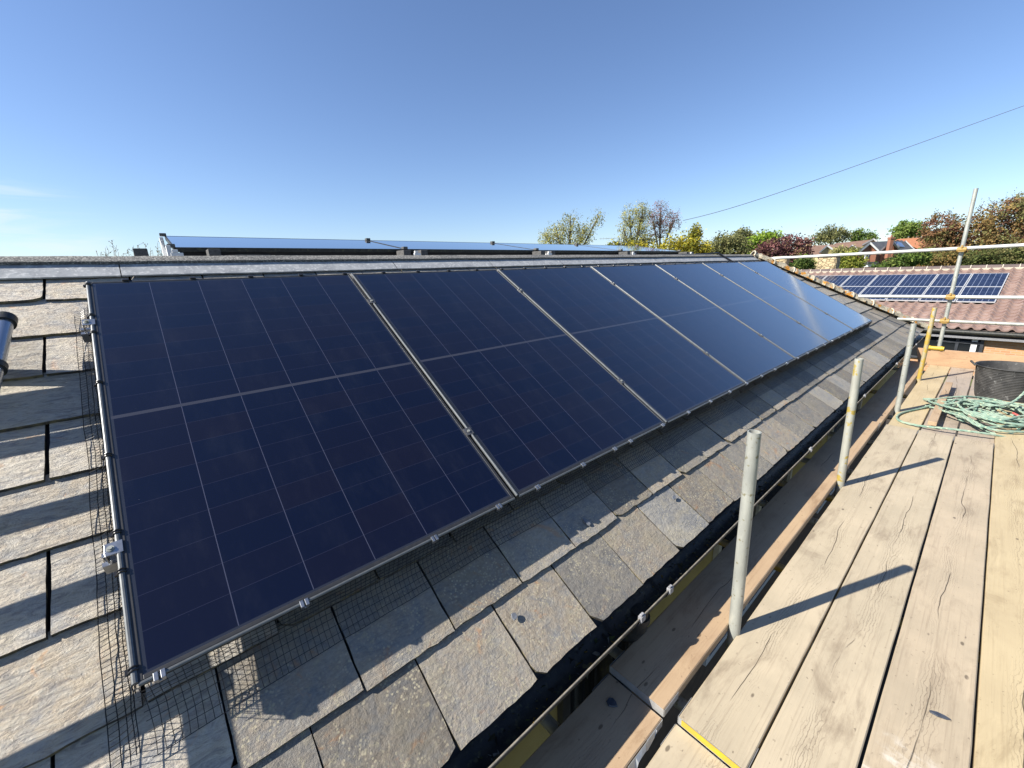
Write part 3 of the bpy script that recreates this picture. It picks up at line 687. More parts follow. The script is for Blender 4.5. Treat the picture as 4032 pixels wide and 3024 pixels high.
# yellow clip sitting on the toe board
c = MB(); c.path([(9.11, -.55, -.49), (9.11, -.74, -.49)], .03, 14); c.path([(9.11, -.57, -.49), (9.11, -.59, -.49)], .036, 14); c.path([(9.11, -.70, -.49), (9.11, -.72, -.49)], .036, 14)
tag(c.build('coupler', YELC, origin=(9.11, -.65, -.52), smooth=True), 'bright yellow coupler on top of the toe board at the tall post', 'coupler')

# ------------------------------------------------------------------ scaffold: boards
HOOP = noisy('board_end_band', (.45,.46,.46), (.58,.58,.57), 30, .45, metal=.5)
def board(x0, x1, y0, y1, top, label, mat, th=.038, group='scaffold boards of the deck', bands=(True, True), yel=False, name='scaffold_board', yaw=0.):
    c = Vector(((x0+x1)/2, (y0+y1)/2, top-th)); t = thing(name, label, 'scaffold board', c, group)
    if yaw: t.rotation_euler = (0, 0, yaw)
    m = MB(); N = 40; L2 = (x1-x0)/2; W2 = (y1-y0)/2; rq = random.Random(int(abs(x0*1000+y0*777)))
    sd = rq.uniform(0, 50); vs = []
    for i in range(N+1):
        x = -L2 + 2*L2*i/N
        e0 = .0018*mnoise.noise(Vector((x*3+sd, 0, 0))) + .0012*mnoise.noise(Vector((x*14+sd, 0, 0))); e1 = .0018*mnoise.noise(Vector((x*3+sd, 5, 0))) + .0012*mnoise.noise(Vector((x*14+sd, 5, 0)))
        dz = .0015*mnoise.noise(Vector((x*1.3+sd, 9, 0)))
        c_ = .0035
        vs += [(x, -W2+e0, 0), (x, -W2+e0, th-c_), (x, -W2+e0+c_, th+dz), (x, 0, th+dz-.0015), (x, W2+e1-c_, th+dz), (x, W2+e1, th-c_), (x, W2+e1, 0)]
    m.add(vs, [(i*7+q, (i+1)*7+q, (i+1)*7+(q+1) % 7, i*7+(q+1) % 7) for i in range(N) for q in range(7)] + [tuple(range(7)), tuple(reversed([N*7+q for q in range(7)]))])
    m.build('plank', mat, t)
    for s_, on in ((-1, bands[0]), (1, bands[1])):
        if not on: continue
        b = MB(); x = s_*(L2+.0008); xx = sorted((x, x - s_*.0012 + s_*.0022))
        b.box(xx[0], xx[1], -W2-.001, W2+.001, .003, th-.002)
        for ys in (-1, 1):
            ya, yb = sorted((ys*(W2+.0022), ys*(W2+.0035))); xa, xb = sorted((x, s_*(L2-.10)))
            b.box(xa, xb, ya, yb, .004, th-.003)
        b.build('end_band', HOOP, t)
        if yel and s_ == -1:
            y_ = MB(); y_.box(x-.0042, x-.0024, -W2+.01, W2-.012, .010, th-.003); y_.build('painted_band', YELC, t)
    return t
board(1.343, 5.414, -.858, -.633, DZ, 'pale deck board beside the posts with a yellow painted near end', WOODA, yel=True)
board(.2, 5.42, -1.090, -.866, DZ, 'grey beige deck board second from the posts, crossed by the post shadow tip', WOODA, bands=(True, True))
board(.1, 5.44, -1.326, -1.099, DZ, 'beige deck board third from the posts with white scuffs near the camera', WOODS)
board(-.6, 7.15, -1.563, -1.334, DZ-.004, 'yellow pine deck board at the right edge of the photo', WOODB)
board(-1.8, 1.335, -.860, -.628, DZ-.036, 'short view of the lower deck board under the yellow painted end', WOODA, bands=(True, True))
board(5.30, 9.09, -.855, -.630, DZ-.040, 'far pale deck board left of the rope, ending at the toe board', WOODB)
board(5.30, 9.09, -1.095, -.868, DZ-.042, 'far grey pink deck board under the loose timber offcut', WOODG)
board(5.25, 9.09, -1.335, -1.108, DZ-.041, 'far pinkish deck board under the rope heap and tub', WOODG)
board(7.17, 9.09, -1.563, -1.334, DZ-.041, 'far deck board behind the rope at the right edge', WOODB)
# inner boards by the gutter
board(1.296, 5.30, -.597, -.366, IZ, 'middle inner board between gutter and posts, partly in gutter shade', WOODC, group='inner boards by the gutter')
board(-2.0, 1.285, -.597, -.366, IZ-.034, 'near inner board under the gutter at the bottom of the photo', WOODC, group='inner boards by the gutter')
board(5.22, 9.05, -.595, -.366, IZ-.036, 'far inner board between gutter and posts', WOODC, group='inner boards by the gutter')
# toe board across the end
tb = thing('toe_board', 'orange brown toe board standing across the far end of the deck', 'toe board', (9.14, -1.9, DZ-.03))
m = MB(); m.box(-1.46, 1.40, -.125, .125, -.019, .019); m.v = [(x + (.06*(1 if y > 0 else 0) if x > 0 else 0), y, z) for x, y, z in m.v]
o = m.build('plank', WOODT, tb, (0, 0, 0), bevel=.003); o.rotation_euler = (R(90), 0, R(90)); o.location = (-.012, 0, .108)
# loose offcut
m = MB(); m.box(-.97, .97, -.031, .031, 0, .04)
o = m.build('timber_offcut', WOODC, bevel=.002); o.location = (6.62, -.925, DZ-.001); o.rotation_euler = (0, 0, R(.2))
tag(o, 'narrow timber offcut lying along the far deck boards under the rope', 'timber')
# transoms (cross tubes under the boards) and ledgers
for i, (x, mt, y0) in enumerate(((1.03, GALV, -.25), (1.47, GALV, -.20), (2.60, YEL, -.22), (3.25, GALV, -.22), (3.66, YEL, -.22), (4.24, GALV, -.22), (5.08, GALV, -.22), (6.05, GALV, -.05), (7.1, YEL, -.05), (8.8, GALV, -.05))):
    names = ['nearest', 'second', 'third', 'fourth', 'fifth', 'sixth', 'seventh', 'eighth', 'ninth', 'farthest']
    tube_thing('transom_tube', f'{names[i]} cross tube under the boards, seen in the gap by the posts', [(x, y0, DZ-.106), (x, -3.0, DZ-.106)], mt, 'cross tubes under the deck', cat='scaffold tube', seg=16)
for y, nm in ((-.69, 'inner'), (-1.75, 'outer')):
    tube_thing('ledger_tube', f'{nm} long tube running along beneath the deck', [(-2, y, DZ-.156), (11, y, DZ-.156)], GALV, 'long tubes under the deck', seg=16)
# torn band hanging from the near inner board
m = MB(); vs = []; N = 8
for i in range(N+1):
    x = 1.24 - .17*i/N; z = IZ-.04 - .02*math.sin(i*.8) - .06*(i/N)**2; vs += [(x, -.6005, IZ-.036-.002), (x + .004*math.sin(i*2.1), -.604-.012*(i/N), z - .004*math.sin(i*3))]
m.add(vs, [(i*2, i*2+1, i*2+3, i*2+2) for i in range(N)])
o = m.build('loose_metal_band', HOOP); s2 = o.modifiers.new('s', 'SOLIDIFY'); s2.thickness = .0015
tag(o, 'torn galvanised strip peeling off the near inner board end', 'metal strip')
chip(Vector((1.20, -.445, IZ-.033)), .02, Vector((0,0,1)), 'slate_chip', 'dark slate chip on the shaded near inner board', CHIPD, 5, Vector((.3,1,0)), 1.1)
chip(Vector((2.02, -1.245, DZ+.0005)), .010, Vector((0,0,1)), 'slate_chip', 'leaf shaped dark slate chip on the third deck board', CHIPD, 6, Vector((.25,-.9,0)), 3.0)
chip(Vector((1.63, -1.215, DZ+.0005)), .006, Vector((0,0,1)), 'slate_chip', 'small dark chip on the white scuffs of the third deck board', CHIPD, 8, Vector((.2,-.9,0)), 2.6)
chip(Vector((1.74, -1.395, DZ-.003)), .007, Vector((0,0,1)), 'slate_chip', 'dark chip on the yellow deck board at the right edge', CHIPD, 9, Vector((.1,-.9,0)), 3.0)

# ------------------------------------------------------------------ tub
TC = Vector((7.42, -1.385, DZ-.04)); tub = thing('flexible_tub', 'black ribbed rubber tub standing on the far deck boards', 'tub', TC)
prof = []
H = .375
for i in range(231):
    z = H*i/230; r = .232 + .062*(z/H)**.8 + .0016*math.sin(z*2*math.pi/.0187)*(1 if .03 < z < H-.03 else 0); prof.append((r, z))
prof += [(.303, H+.002), (.303, H+.010), (.293, H+.012), (.285, H+.004)]
for i in range(12): prof.append((.283 - .055*(i+1)/12, H - (H-.012)*(i+1)/12))
prof.append((.001, .012)); seg = 144; m = MB(); vs = []
for r, z in prof:
    for k in range(seg):
        A = 2*math.pi*k/seg; dent = 1 + .035*math.cos(2*A+.6)*(z/H)
        vs.append((TC.x + r*dent*math.cos(A), TC.y + r*dent*math.sin(A), TC.z + z ))
m.add(vs, [(i*seg+k, i*seg+(k+1) % seg, (i+1)*seg+(k+1) % seg, (i+1)*seg+k) for i in range(len(prof)-1) for k in range(seg)])
m.build('bowl', RUBBER, tub, TC, smooth=True, sharp=170)
for A in (R(100), R(-80)):
    m = MB(); ca, sa = math.cos(A), math.sin(A); pts = []
    for k in range(13):
        q = math.pi*k/12; w = .075*math.cos(q); h = .05*math.sin(q)
        pts.append(TC + Vector((ca*(.30+h*.6) - sa*w, sa*(.30+h*.6) + ca*w, H + h*.6)))
    m.path(pts, .011, 10); m.build('handle', RUBBER, tub, TC, smooth=True)

# ------------------------------------------------------------------ rope
ROPE = noisy('green_rope', (.17,.30,.235), (.33,.41,.32), 9, .8, bump=.003, bscale=160, spots=(.45,.52,.36), spot_scale=30, spot_th=(.55,.68))
rr_ = random.Random(15)
def catmull(P, n=14):
    P = [Vector(p) for p in P]; out = []
    for i in range(len(P)-1):
        p0, p1, p2, p3 = P[max(i-1,0)], P[i], P[i+1], P[min(i+2, len(P)-1)]
        for k in range(n):
            t = k/n; out.append(.5*((2*p1) + (p2-p0)*t + (2*p0-5*p1+4*p2-p3)*t*t + (-p0+3*p1-3*p2+p3)*t**3))
    out.append(P[-1]); return out
zb = DZ-.040+.012
P = [(5.95, -1.60, zb+.02), (5.80, -1.45, zb), (5.66, -1.30, DZ+.012), (5.60, -1.05, DZ+.012), (5.62, -.85, zb+.012), (5.72, -.69, zb), (5.98, -.67, zb), (6.35, -.80, zb), (6.55, -.95, zb+.055), (6.5, -1.2, zb+.05), (6.2, -1.45, zb+.06), (5.95, -1.58, zb+.04)]
for lp_ in range(15):
    cx = 6.32 + rr_.uniform(-.2, .16); cy = -1.32 + rr_.uniform(-.12, .10); a_ = rr_.uniform(.42, .70)*.72; b_ = rr_.uniform(.20, .36); ph = rr_.uniform(0, .8); h = zb + .015 + lp_*.0085
    if lp_ in (3, 7, 11): a_ *= 1.25
    for k in range(9):
        A = ph + 2*math.pi*k/9
        # loops are drawn out across the boards (y) and along them (x)
        x = cx + a_*math.cos(A)*rr_.uniform(.62, 1.15); y = cy + b_*math.sin(A)*rr_.uniform(.6, 1.25)
        fall = max(0, ((x-6.35)/.75)**2 + ((y+1.25)/.45)**2)
        P.append((x, y, max(zb, h + .02 - .075*fall + rr_.uniform(-.012, .022))))
P += [(6.7, -.83, zb+.03), (6.72, -.80, zb+.01), (6.6, -.86, zb+.04), (6.2, -1.25, zb+.17), (6.35, -1.40, zb+.20), (6.62, -1.50, zb+.34), (6.8, -1.60, zb+.55), (7.0, -1.75, zb+.8)]
path = catmull(P, 10)
# resample evenly
def resample(p, step):
    out = [p[0]]; acc = 0
    for a, b in zip(p, p[1:]):
        d = (b-a).length; 
        while acc + d >= step and d > 1e-9:
            t = (step-acc)/d; a = a.lerp(b, t); out.append(a); d = (b-a).length; acc = 0
        acc += d
    return out
path = resample(path, .017); m = MB(); RS = .0105
x = Vector((0,0,1)); frames = []
for i, p in enumerate(path):
    t = (path[min(i+1, len(path)-1)] - path[max(i-1, 0)]).normalized(); x = (x - t*x.dot(t)); x = x.normalized() if x.length > 1e-6 else t.orthogonal().normalized(); frames.append((p, x.copy(), t.cross(x)))
for s in range(3):
    m.path([p + (a*math.cos(i*.62 + s*2.094) + b*math.sin(i*.62 + s*2.094))*RS*.52 for i, (p, a, b) in enumerate(frames)], RS*.56, 6)
tag(m.build('rope', ROPE, origin=(6.3, -1.25, zb-.012), smooth=True, sharp=80), 'heap of pale green twisted rope lying on the deck by the tub', 'rope')
m = MB(); m.path(catmull([(6.25, -1.42, zb+.12), (6.15, -1.50, zb+.10), (6.1, -1.56, zb+.08), (6.2, -1.62, zb+.06)]), .009, 6)
tag(m.build('red_cord', noisy('red_cord', (.5,.05,.05), (.6,.15,.12), 40, .6), smooth=True), 'short red cord tucked into the green rope heap', 'cord')

# ------------------------------------------------------------------ neighbouring bungalow with tiled roof
az_ = 1.517; NA = Vector((math.cos(az_), math.sin(az_), 0)); pi_ = .283
ND = Vector((-NA.y*math.cos(pi_), NA.x*math.cos(pi_), -math.sin(pi_))); NN_ = NA.cross(ND)*-1
if NN_.z < 0: NN_ = -NN_
NO = Vector((26.335, -1.312, .125)) - NN_*.12
def NP(a, d, n=0.): return NO + NA*a + ND*d + NN_*n
T1 = noisy('pink_clay_tile', (.27,.18,.15), (.37,.265,.225), 1.3, .85, bump=.01, bscale=30, spots=(.24,.15,.13), spot_scale=5, spot_th=(.5,.7))
RIDGE = noisy('dark_ridge_tile', (.10,.075,.07), (.16,.12,.11), 5, .85)
BRICKO = None
def brick_mat(name, c1, c2, mort, scale):
    t = NT(name); tc = t.n('ShaderNodeTexCoord'); sp = t.n('ShaderNodeSeparateXYZ'); t.nt.links.new(tc.outputs['Object'], sp.inputs[0])
    cm = t.n('ShaderNodeCombineXYZ'); t.put(t.m('ADD', sp.outputs[0], sp.outputs[1]), cm.inputs[0]); t.put(sp.outputs[2], cm.inputs[1])
    b = t.n('ShaderNodeTexBrick'); t.put(cm.outputs[0], b.inputs['Vector'])
    b.inputs['Color1'].default_value = c1+(1,); b.inputs['Color2'].default_value = c2+(1,); b.inputs['Mortar'].default_value = mort+(1,)
    b.inputs['Scale'].default_value = scale; b.inputs['Mortar Size'].default_value = .012; b.inputs['Brick Width'].default_value = .225*1.0; b.inputs['Row Height'].default_value = .075
    return t.set(base=b.outputs['Color'], rough=.9)
BRICKO = brick_mat('orange_brick', (.42,.22,.10), (.34,.17,.08), (.36,.25,.16), 1.0)
BRICKR = brick_mat('red_brick', (.30,.11,.06), (.24,.085,.05), (.22,.13,.09), 1.0)
def rubble_mat():
    t = NT('rubble_stone'); v = t.vec((1, 1, 1.35)); vo = t.n('ShaderNodeTexVoronoi', feature='DISTANCE_TO_EDGE'); t.put(v, vo.inputs['Vector']); vo.inputs['Scale'].default_value = 5.5
    vc = t.n('ShaderNodeTexVoronoi'); t.put(v, vc.inputs['Vector']); vc.inputs['Scale'].default_value = 5.5
    sp = t.n('ShaderNodeSeparateColor'); t.nt.links.new(vc.outputs['Color'], sp.inputs[0])
    c = t.mix(sp.outputs[0], (.30,.235,.13), (.46,.37,.22)); c = t.mix(t.ramp(vo.outputs['Distance'], .06, .02), c, (.14,.11,.07)); t.bump(t.ramp(vo.outputs['Distance'], 0, .1), .03, .8)
    return t.set(base=c, rough=.9)
RUBBLE = rubble_mat()
STONE = noisy('tan_stone', (.38,.30,.17), (.55,.45,.28), 3.5, .9, bump=.05, bscale=5, spots=(.24,.19,.12), spot_scale=5, spot_th=(.55,.62))
nb = thing('bungalow', 'brick bungalow with pinkish clay tiles and two rows of blue solar panels', 'building', (21.6, 0, GZ-.6))
NBO = Vector((21.6, 0, GZ-.6))
tr = MB(); tw = .30; cd = .315; DR, DE = -1.0, 5.62
nc = int((DE-DR)/cd)+1
A0, A1 = -7.0, 11.5; ns = int((A1-A0)/tw)*8
for c in range(nc):
    d1 = DE - c*cd; d0 = max(DR, d1 - cd - .05); vs = []
    for i in range(ns+1):
        a = A0 + i*tw/8; ph = (i % 8)/8
        hgt = .072*(max(0, math.sin(ph*2*math.pi)) + .25*min(0, math.sin(ph*2*math.pi)))
        vs += [NP(a, d0, hgt*.9 - .02), NP(a, d1, hgt + .034), NP(a, d1, hgt - .012)]
    tr.add(vs, [(i*3+q, (i+1)*3+q, (i+1)*3+q+1, i*3+q+1) for i in range(ns) for q in range(2)])
tr.build('tiled_roof', T1, nb, NBO, smooth=True, sharp=50)
ur = MB(); ur.add([NP(A0, DR, -.05), NP(A1, DR, -.05), NP(A1, DE-.03, -.05), NP(A0, DE-.03, -.05)], [(0,1,2,3)])
bk = NP(0, DR, -.05); ur.add([NP(A0, DR, -.05), NP(A1, DR, -.05), NP(A1, DR, -.05)+Vector((6.5, 0, -1.9)), NP(A0, DR, -.05)+Vector((6.5, 0, -1.9))], [(3,2,1,0)])
ur.build('roof_underlay', RIDGE, nb, NBO)
rd = MB(); rj = MB(); rm = MB(); a = A0
while a < A1:
    p0, p1 = NP(a+.01, DR, .03), NP(a+.44, DR, .03)
    rd.path([p0, p1], .125, 12); rj.path([NP(a-.012, DR, .03), NP(a+.012, DR, .03)], .137, 12); a += .455
rg = rd.build('ridge_tiles', RIDGE, nb, NBO, smooth=True)
rj.build('ridge_joint', MORTC, nb, NBO, smooth=True)
rm.box(A0, A1, DR+.09, DR+.19, -.0, .065, M=NP); rm.build('ridge_mortar', MORTC, nb, NBO)
# eaves, gutter, walls, window
e0 = NP(0, DE); 
m = MB(); m.path([NP(A0, DE+.05, -.10), NP(A1, DE+.05, -.10)], .075, 12); m.build('gutter', BLACKP, nb, NBO, smooth=True)
m = MB(); m.box(A0, A1, DE-.06, DE-.03, -.36, -.10, M=NP); m.build('fascia', DARKF, nb, NBO)
m = MB(); m.box(A0, A1, DE+.02, DE+.04, -.34, -.26, M=NP); m.build('fascia_trim', CLIPG, nb, NBO)
m = MB(); m.box(21.33, 30.5, -7.5, 13, GZ-.6, -1.60); 
m.build('brick_wall', BRICKO, nb, NBO)
wf = MB(); X = 21.28
wf.box(X-.03, X+.04, -1.13, -1.05, -2.75, -1.66); wf.box(X-.03, X+.04, .95, 1.03, -2.75, -1.66); wf.box(X-.03, X+.04, -1.05, .95, -1.72, -1.66); wf.box(X-.03, X+.04, -1.05, .95, -2.75, -2.68)
wf.box(X-.03, X+.04, -.55, -.47, -2.68, -1.72); wf.box(X-.032, X+.04, -1.05, -.55, -2.10, -2.02); wf.box(X-.032, X+.04, -.55, .0, -2.10, -2.04)
wo = wf.build('window', DARKF, nb, NBO, bevel=.004)
m = MB(); m.box(X+.0, X+.03, -1.05, .95, -2.68, -1.72); m.build('pane', GLASS, wo, NBO)
m = MB(); vs = []
for i in range(17):
    y = -.98 + .14*i/16; xx = X-.012 + .004*math.sin(i*2.4); vs += [(xx, y, -1.73), (xx, y, -2.67)]
m.add(vs, [(i*2, i*2+2, i*2+3, i*2+1) for i in range(16)]); m.build('curtain', WHITEP, wo, NBO)
# its solar panels
def make_blue():
    root = thing('solar_panel', '', 'solar panel', (0,0,0), 'blue solar panels on the tiled bungalow roof')
    f = MB(); t = .03; W_, H_ = .99, 1.64
    f.box(0, t, 0, H_, -.04, 0); f.box(W_-t, W_, 0, H_, -.04, 0); f.box(t, W_-t, 0, t, -.04, 0); f.box(t, W_-t, H_-t, H_, -.04, 0)
    f.build('frame', STEEL2, root); g = MB(); g.box(t, W_-t, t, H_-t, -.01, -.003); g.build('glass', CELLB, root)
    return root
STEEL2 = noisy('silver_frame', (.62,.63,.64), (.70,.71,.72), 4, .45, metal=.4)
bp_ = make_blue(); first = True
Mx = Matrix((NA, -ND, NN_)).transposed().to_4x4()
colw = ['first', 'second', 'third', 'fourth', 'fifth', 'sixth', 'seventh', 'eighth']
for r in range(2):
    for c in range(8):
        o = bp_ if first else copy_tree(bp_); first = False
        top = (0 if r == 0 else 1.665)
        M4 = Mx.copy(); M4.translation = NP(c*1.01 + .01, top + 1.645, .12)
        o.matrix_world = M4
        o['label'] = f'blue panel in the {"upper" if r == 0 else "lower"} row on the tiled roof, {colw[c]} from the right'
# ------------------------------------------------------------------ buildings further back
def house_roof_line(name, label, p0, p1, depth, mat, wallm, drop=1.6, rise=0):
    """long gabled roof seen from the side: ridge p0-p1, slopes towards and away from the viewer"""
    q = thing(name, label, 'house', (p0.x, p0.y, GZ)); O = Vector((p0.x, p0.y, GZ))
    fh = Vector((FWD.x, FWD.y, 0)).normalized(); d = (p1-p0).normalized(); b = Vector((-d.y, d.x, 0)).normalized()
    if b.dot(fh) < 0: b = -b
    m = MB(); f0, f1, k0, k1 = p0 - b*depth - Vector((0,0,drop)), p1 - b*depth - Vector((0,0,drop)), p0 + b*depth - Vector((0,0,drop)), p1 + b*depth - Vector((0,0,drop))
    up = Vector((0,0,.12))
    m.add([p0, p1, f1, f0, p0-up, p1-up, f1-up, f0-up], [(0,1,2,3), (7,6,5,4), (0,3,7,4), (1,5,6,2), (2,6,7,3)])
    m.add([p0, p1, k1, k0, p0-up, p1-up, k1-up, k0-up], [(3,2,1,0), (4,5,6,7), (4,7,3,0), (2,6,5,1), (3,7,6,2)])
    m.build('roof', mat, q, O)
    w = MB(); i_ = .35; g0, g1, h0, h1 = f0 + b*i_ + d*i_, f1 + b*i_ - d*i_, k0 - b*i_ + d*i_, k1 - b*i_ - d*i_
    z = lambda p: Vector((p.x, p.y, GZ)); s3 = Vector((0,0,.13)); r0, r1 = p0 + d*i_ - s3, p1 - d*i_ - s3; e = Vector((0,0,.02))
    vs = [z(g0), z(g1), z(h1), z(h0), g0-e, g1-e, h1-e, h0-e, r0, r1]
    w.add(vs, [(0,1,5,4), (2,3,7,6), (3,0,4,8,7), (1,2,6,9,5)]); w.build('wall', wallm, q, O)
    return q, O
def gable(q, O, ap, el, er, back, roofm, wallm, trim=WHITEP, base=None, oh=.35, tw=.28):
    """a gable end facing the viewer: apex ap, eaves el/er, running back"""
    el = el.copy(); er = er.copy(); h = (er-el); h.z = 0; h.normalize(); b = ap - CW; b.z = 0; b.normalize(); b = (b - h*.06).normalized()
    B = b*back; gz = Vector((0,0,1))
    w = MB(); fz = lambda p: Vector((p.x, p.y, base if base is not None else GZ)); s = .3
    a2, l2, r2 = ap - gz*.2, el + h*s, er - h*s; l2.z = r2.z = min(el.z, er.z)
    w.add([fz(l2), fz(r2), r2, a2, l2, fz(l2)+B, fz(r2)+B, r2+B, a2+B, l2+B], [(0,1,2,3,4), (9,8,7,6,5), (0,4,9,5), (1,6,7,2)])
    w.build('wall', wallm, q, O)
    r = MB(); f = -b*oh; t_ = gz*.12
    for e in (el, er):
        r.add([ap+f, e+f, e+B, ap+B, ap+f-t_, e+f-t_, e+B-t_, ap+B-t_], [(0,1,2,3), (7,6,5,4), (0,4,5,1), (1,5,6,2), (2,6,7,3), (3,7,4,0)])
    r.build('roof', roofm, q, O)
    for e in (el, er):
        t = MB(); ff = -b*(oh+.04); g2 = gz*tw
        t.add([ap+ff+gz*.03, e+ff+gz*.03, e+ff-g2, ap+ff-g2*1.15, ap+ff-b*.05+gz*.03, e+ff-b*.05+gz*.03, e+ff-b*.05-g2, ap+ff-b*.05-g2*1.15], [(0,3,2,1), (4,5,6,7), (0,1,5,4), (3,7,6,2), (1,2,6,5), (0,4,7,3)])
        t.build('barge_board', trim, q, O)
BROWN = noisy('brown_roof', (.20,.12,.085), (.27,.165,.12), 1.2, .9); ORANGE = noisy('orange_tile_roof', (.42,.16,.07), (.50,.21,.10), 2, .9)
DSL = noisy('dark_slate_roof', (.055,.06,.07), (.09,.095,.105), 1.5, .6); CREAM = noisy('cream_render', (.50,.40,.20), (.55,.45,.25), 1, .9)
q, O = house_roof_line('house', 'low house with long brown roof and white gable tip behind the brown roofs', at(3290, 958, 95), at(3425, 944, 95), 6, BROWN, CREAM, 2.6)
gable(q, O, at(3355, 963, 90), at(3338, 980, 90), at(3378, 978, 90), 5, BROWN, DSL, tw=.25)
gable(q, O, at(3440, 938, 92), at(3395, 962, 92), at(3462, 958, 92), 5, BROWN, CREAM, tw=.3)
q, O = house_roof_line('house', 'brown roofed house with a cream gable behind the purple bush', at(3150, 970, 85), at(3300, 962, 85), 6, BROWN, CREAM, 2.4)
gable(q, O, at(3258, 964, 80), at(3226, 992, 80), at(3288, 986, 80), 5, BROWN, CREAM, tw=.3)
house_roof_line('house', 'low brown roof glimpsed between bright green tree and purple bush', at(2920, 983, 70), at(3010, 980, 70), 5, BROWN, CREAM, 1.6)
q, O = house_roof_line('house', 'house with bright orange tiled roof left of the copper beech', at(3535, 941, 78), at(3700, 930, 78), 6, ORANGE, BRICKR, 2.6)
gable(q, O, at(3566, 947, 74), at(3549, 972, 74), at(3602, 982, 74), 4, DSL, WHITEP, tw=.2)
rb_ = thing('house', 'red brick house with twin white edged gables, dark slate roof and brick chimney', 'house', at(3460, 1080, 62)); O = at(3460, 1080, 62)
gable(rb_, O, at(3427, 953, 62), at(3381, 993, 62), at(3461, 987, 62), 3.2, DSL, BRICKR, base=GZ)
gable(rb_, O, at(3509, 946, 62.5), at(3464, 988, 62.5), at(3546, 983, 62.5), 3.2, DSL, BRICKR, base=GZ)
mr_, mo_ = house_roof_line('house', 'x', at(3424, 953, 66), at(3552, 946, 66), 4, DSL, BRICKR, 2.6)
for ch in list(mr_.children):
    ch.parent = rb_; ch.data.transform(Matrix.Translation(mo_ - O))
bpy.data.objects.remove(mr_)
m = MB(); c0 = at(3499, 990, 62); h = Vector((RIGHT.x, RIGHT.y, 0)).normalized(); b = Vector((-h.y, h.x, 0))
top = at(3501, 936, 63); M_ = lambda x, y, z: Vector((c0.x, c0.y, 0)) + h*x + b*y + Vector((0,0,z))
m.box(-.25, .25, -.25, .25, c0.z-1, top.z, M=M_); m.box(-.31, .31, -.31, .31, top.z-.25, top.z-.02, M=M_); ch_ = m.build('chimney', BRICKR, rb_, O)
m = MB(); m.path([M_(0, 0, top.z), M_(0, 0, top.z+.3)], .11, 10); m.build('chimney_pot', BRICKR, ch_, O); 
m = MB(); a, b2, c3, d3 = at(3527, 954, 61.9), at(3545, 957, 62.6), at(3560, 975, 61.9), at(3541, 973, 61.2); nn = (b2-a).cross(d3-a).normalized()*.12
m.add([a-nn, b2-nn, c3-nn, d3-nn, a+nn, b2+nn, c3+nn, d3+nn], [(0,1,2,3), (7,6,5,4), (0,4,5,1), (1,5,6,2), (2,6,7,3), (3,7,4,0)]); m.build('roof_window', BLUEW, rb_, O)
def small_box_at(q, O, px0, py0, px1, py1, D, thick, name, mat):
    a = at(px0, py1, D); c = at(px1, py0, D); w = (Vector((c.x, c.y, 0)) - Vector((a.x, a.y, 0))); L = w.length; w.normalize(); b = Vector((-w.y, w.x, 0))
    m = MB(); m.box(0, L, -thick, 0, a.z, c.z, M=lambda x, y, z: Vector((a.x, a.y, 0)) + w*x + b*y + Vector((0,0,z))); return m.build(name, mat, q, O)
wn_ = small_box_at(rb_, O, 3403, 1002, 3420, 1018, 61.6, .12, 'window', WHITEP)
small_box_at(wn_, O, 3406, 1004, 3411, 1010, 61.45, .04, 'pane', GLASS); small_box_at(wn_, O, 3413, 1004, 3418, 1010, 61.45, .04, 'pane', GLASS)
small_box_at(wn_, O, 3406, 1011, 3411, 1016, 61.45, .04, 'pane', GLASS); small_box_at(wn_, O, 3413, 1011, 3418, 1016, 61.45, .04, 'pane', GLASS)
small_box_at(rb_, O, 3386, 1038, 3420, 1052, 60.5, 1.2, 'porch', WHITEP); small_box_at(rb_, O, 3382, 1031, 3424, 1039, 60.4, 1.5, 'porch_roof', DSL)
# slate ridge just behind the tiled bungalow, with two stone chimneys
q, O = house_roof_line('house', 'dark slate ridge rising just behind the tiled bungalow', at(2990, 1068, 24.0), at(3660, 1049, 20.4), 5.5, DSL, STONE, 2.2)
def stone_chimney(px0, px1, pyt, pyb, D, label):
    a = at((px0+px1)/2, pyb, D); t = at((px0+px1)/2, pyt, D); w = (px1-px0)/FPX*D*.62
    q = thing('stone_chimney', label, 'chimney', (a.x, a.y, a.z-.6), 'stone chimneys behind the hip'); O = Vector((a.x, a.y, a.z-.6))
    m = MB(); N = 9; rs = random.Random(int(px0)); z0, z1 = a.z-.6, t.z; vs = []
    for i in range(N+1):
        z = z0 + (z1-z0)*i/N
        for k in range(16):
            A = 2*math.pi*(k+.5)/16; cx = max(-1, min(1, 1.5*math.cos(A))); cy = max(-1, min(1, 1.5*math.sin(A)))
            j = 1 + rs.uniform(-.035, .035); vs.append((a.x + cx*w/2*j, a.y + cy*w/2*j, z))
    m.add(vs, [(i*16+k, i*16+(k+1) % 16, (i+1)*16+(k+1) % 16, (i+1)*16+k) for i in range(N) for k in range(16)] + [tuple(N*16+k for k in range(16))])
    m.build('shaft', RUBBLE, q, O)
    m = MB(); m.box(a.x-w*.56, a.x+w*.56, a.y-w*.56, a.y+w*.56, z1+.003, z1+.09); m.build('cap', MORTC, q, O)
stone_chimney(3208, 3306, 1012, 1068, 22.2, 'larger tan stone chimney left of the red brick house')
stone_chimney(3040, 3108, 1016, 1058, 23.2, 'smaller greyish stone chimney right above the lichened hip')
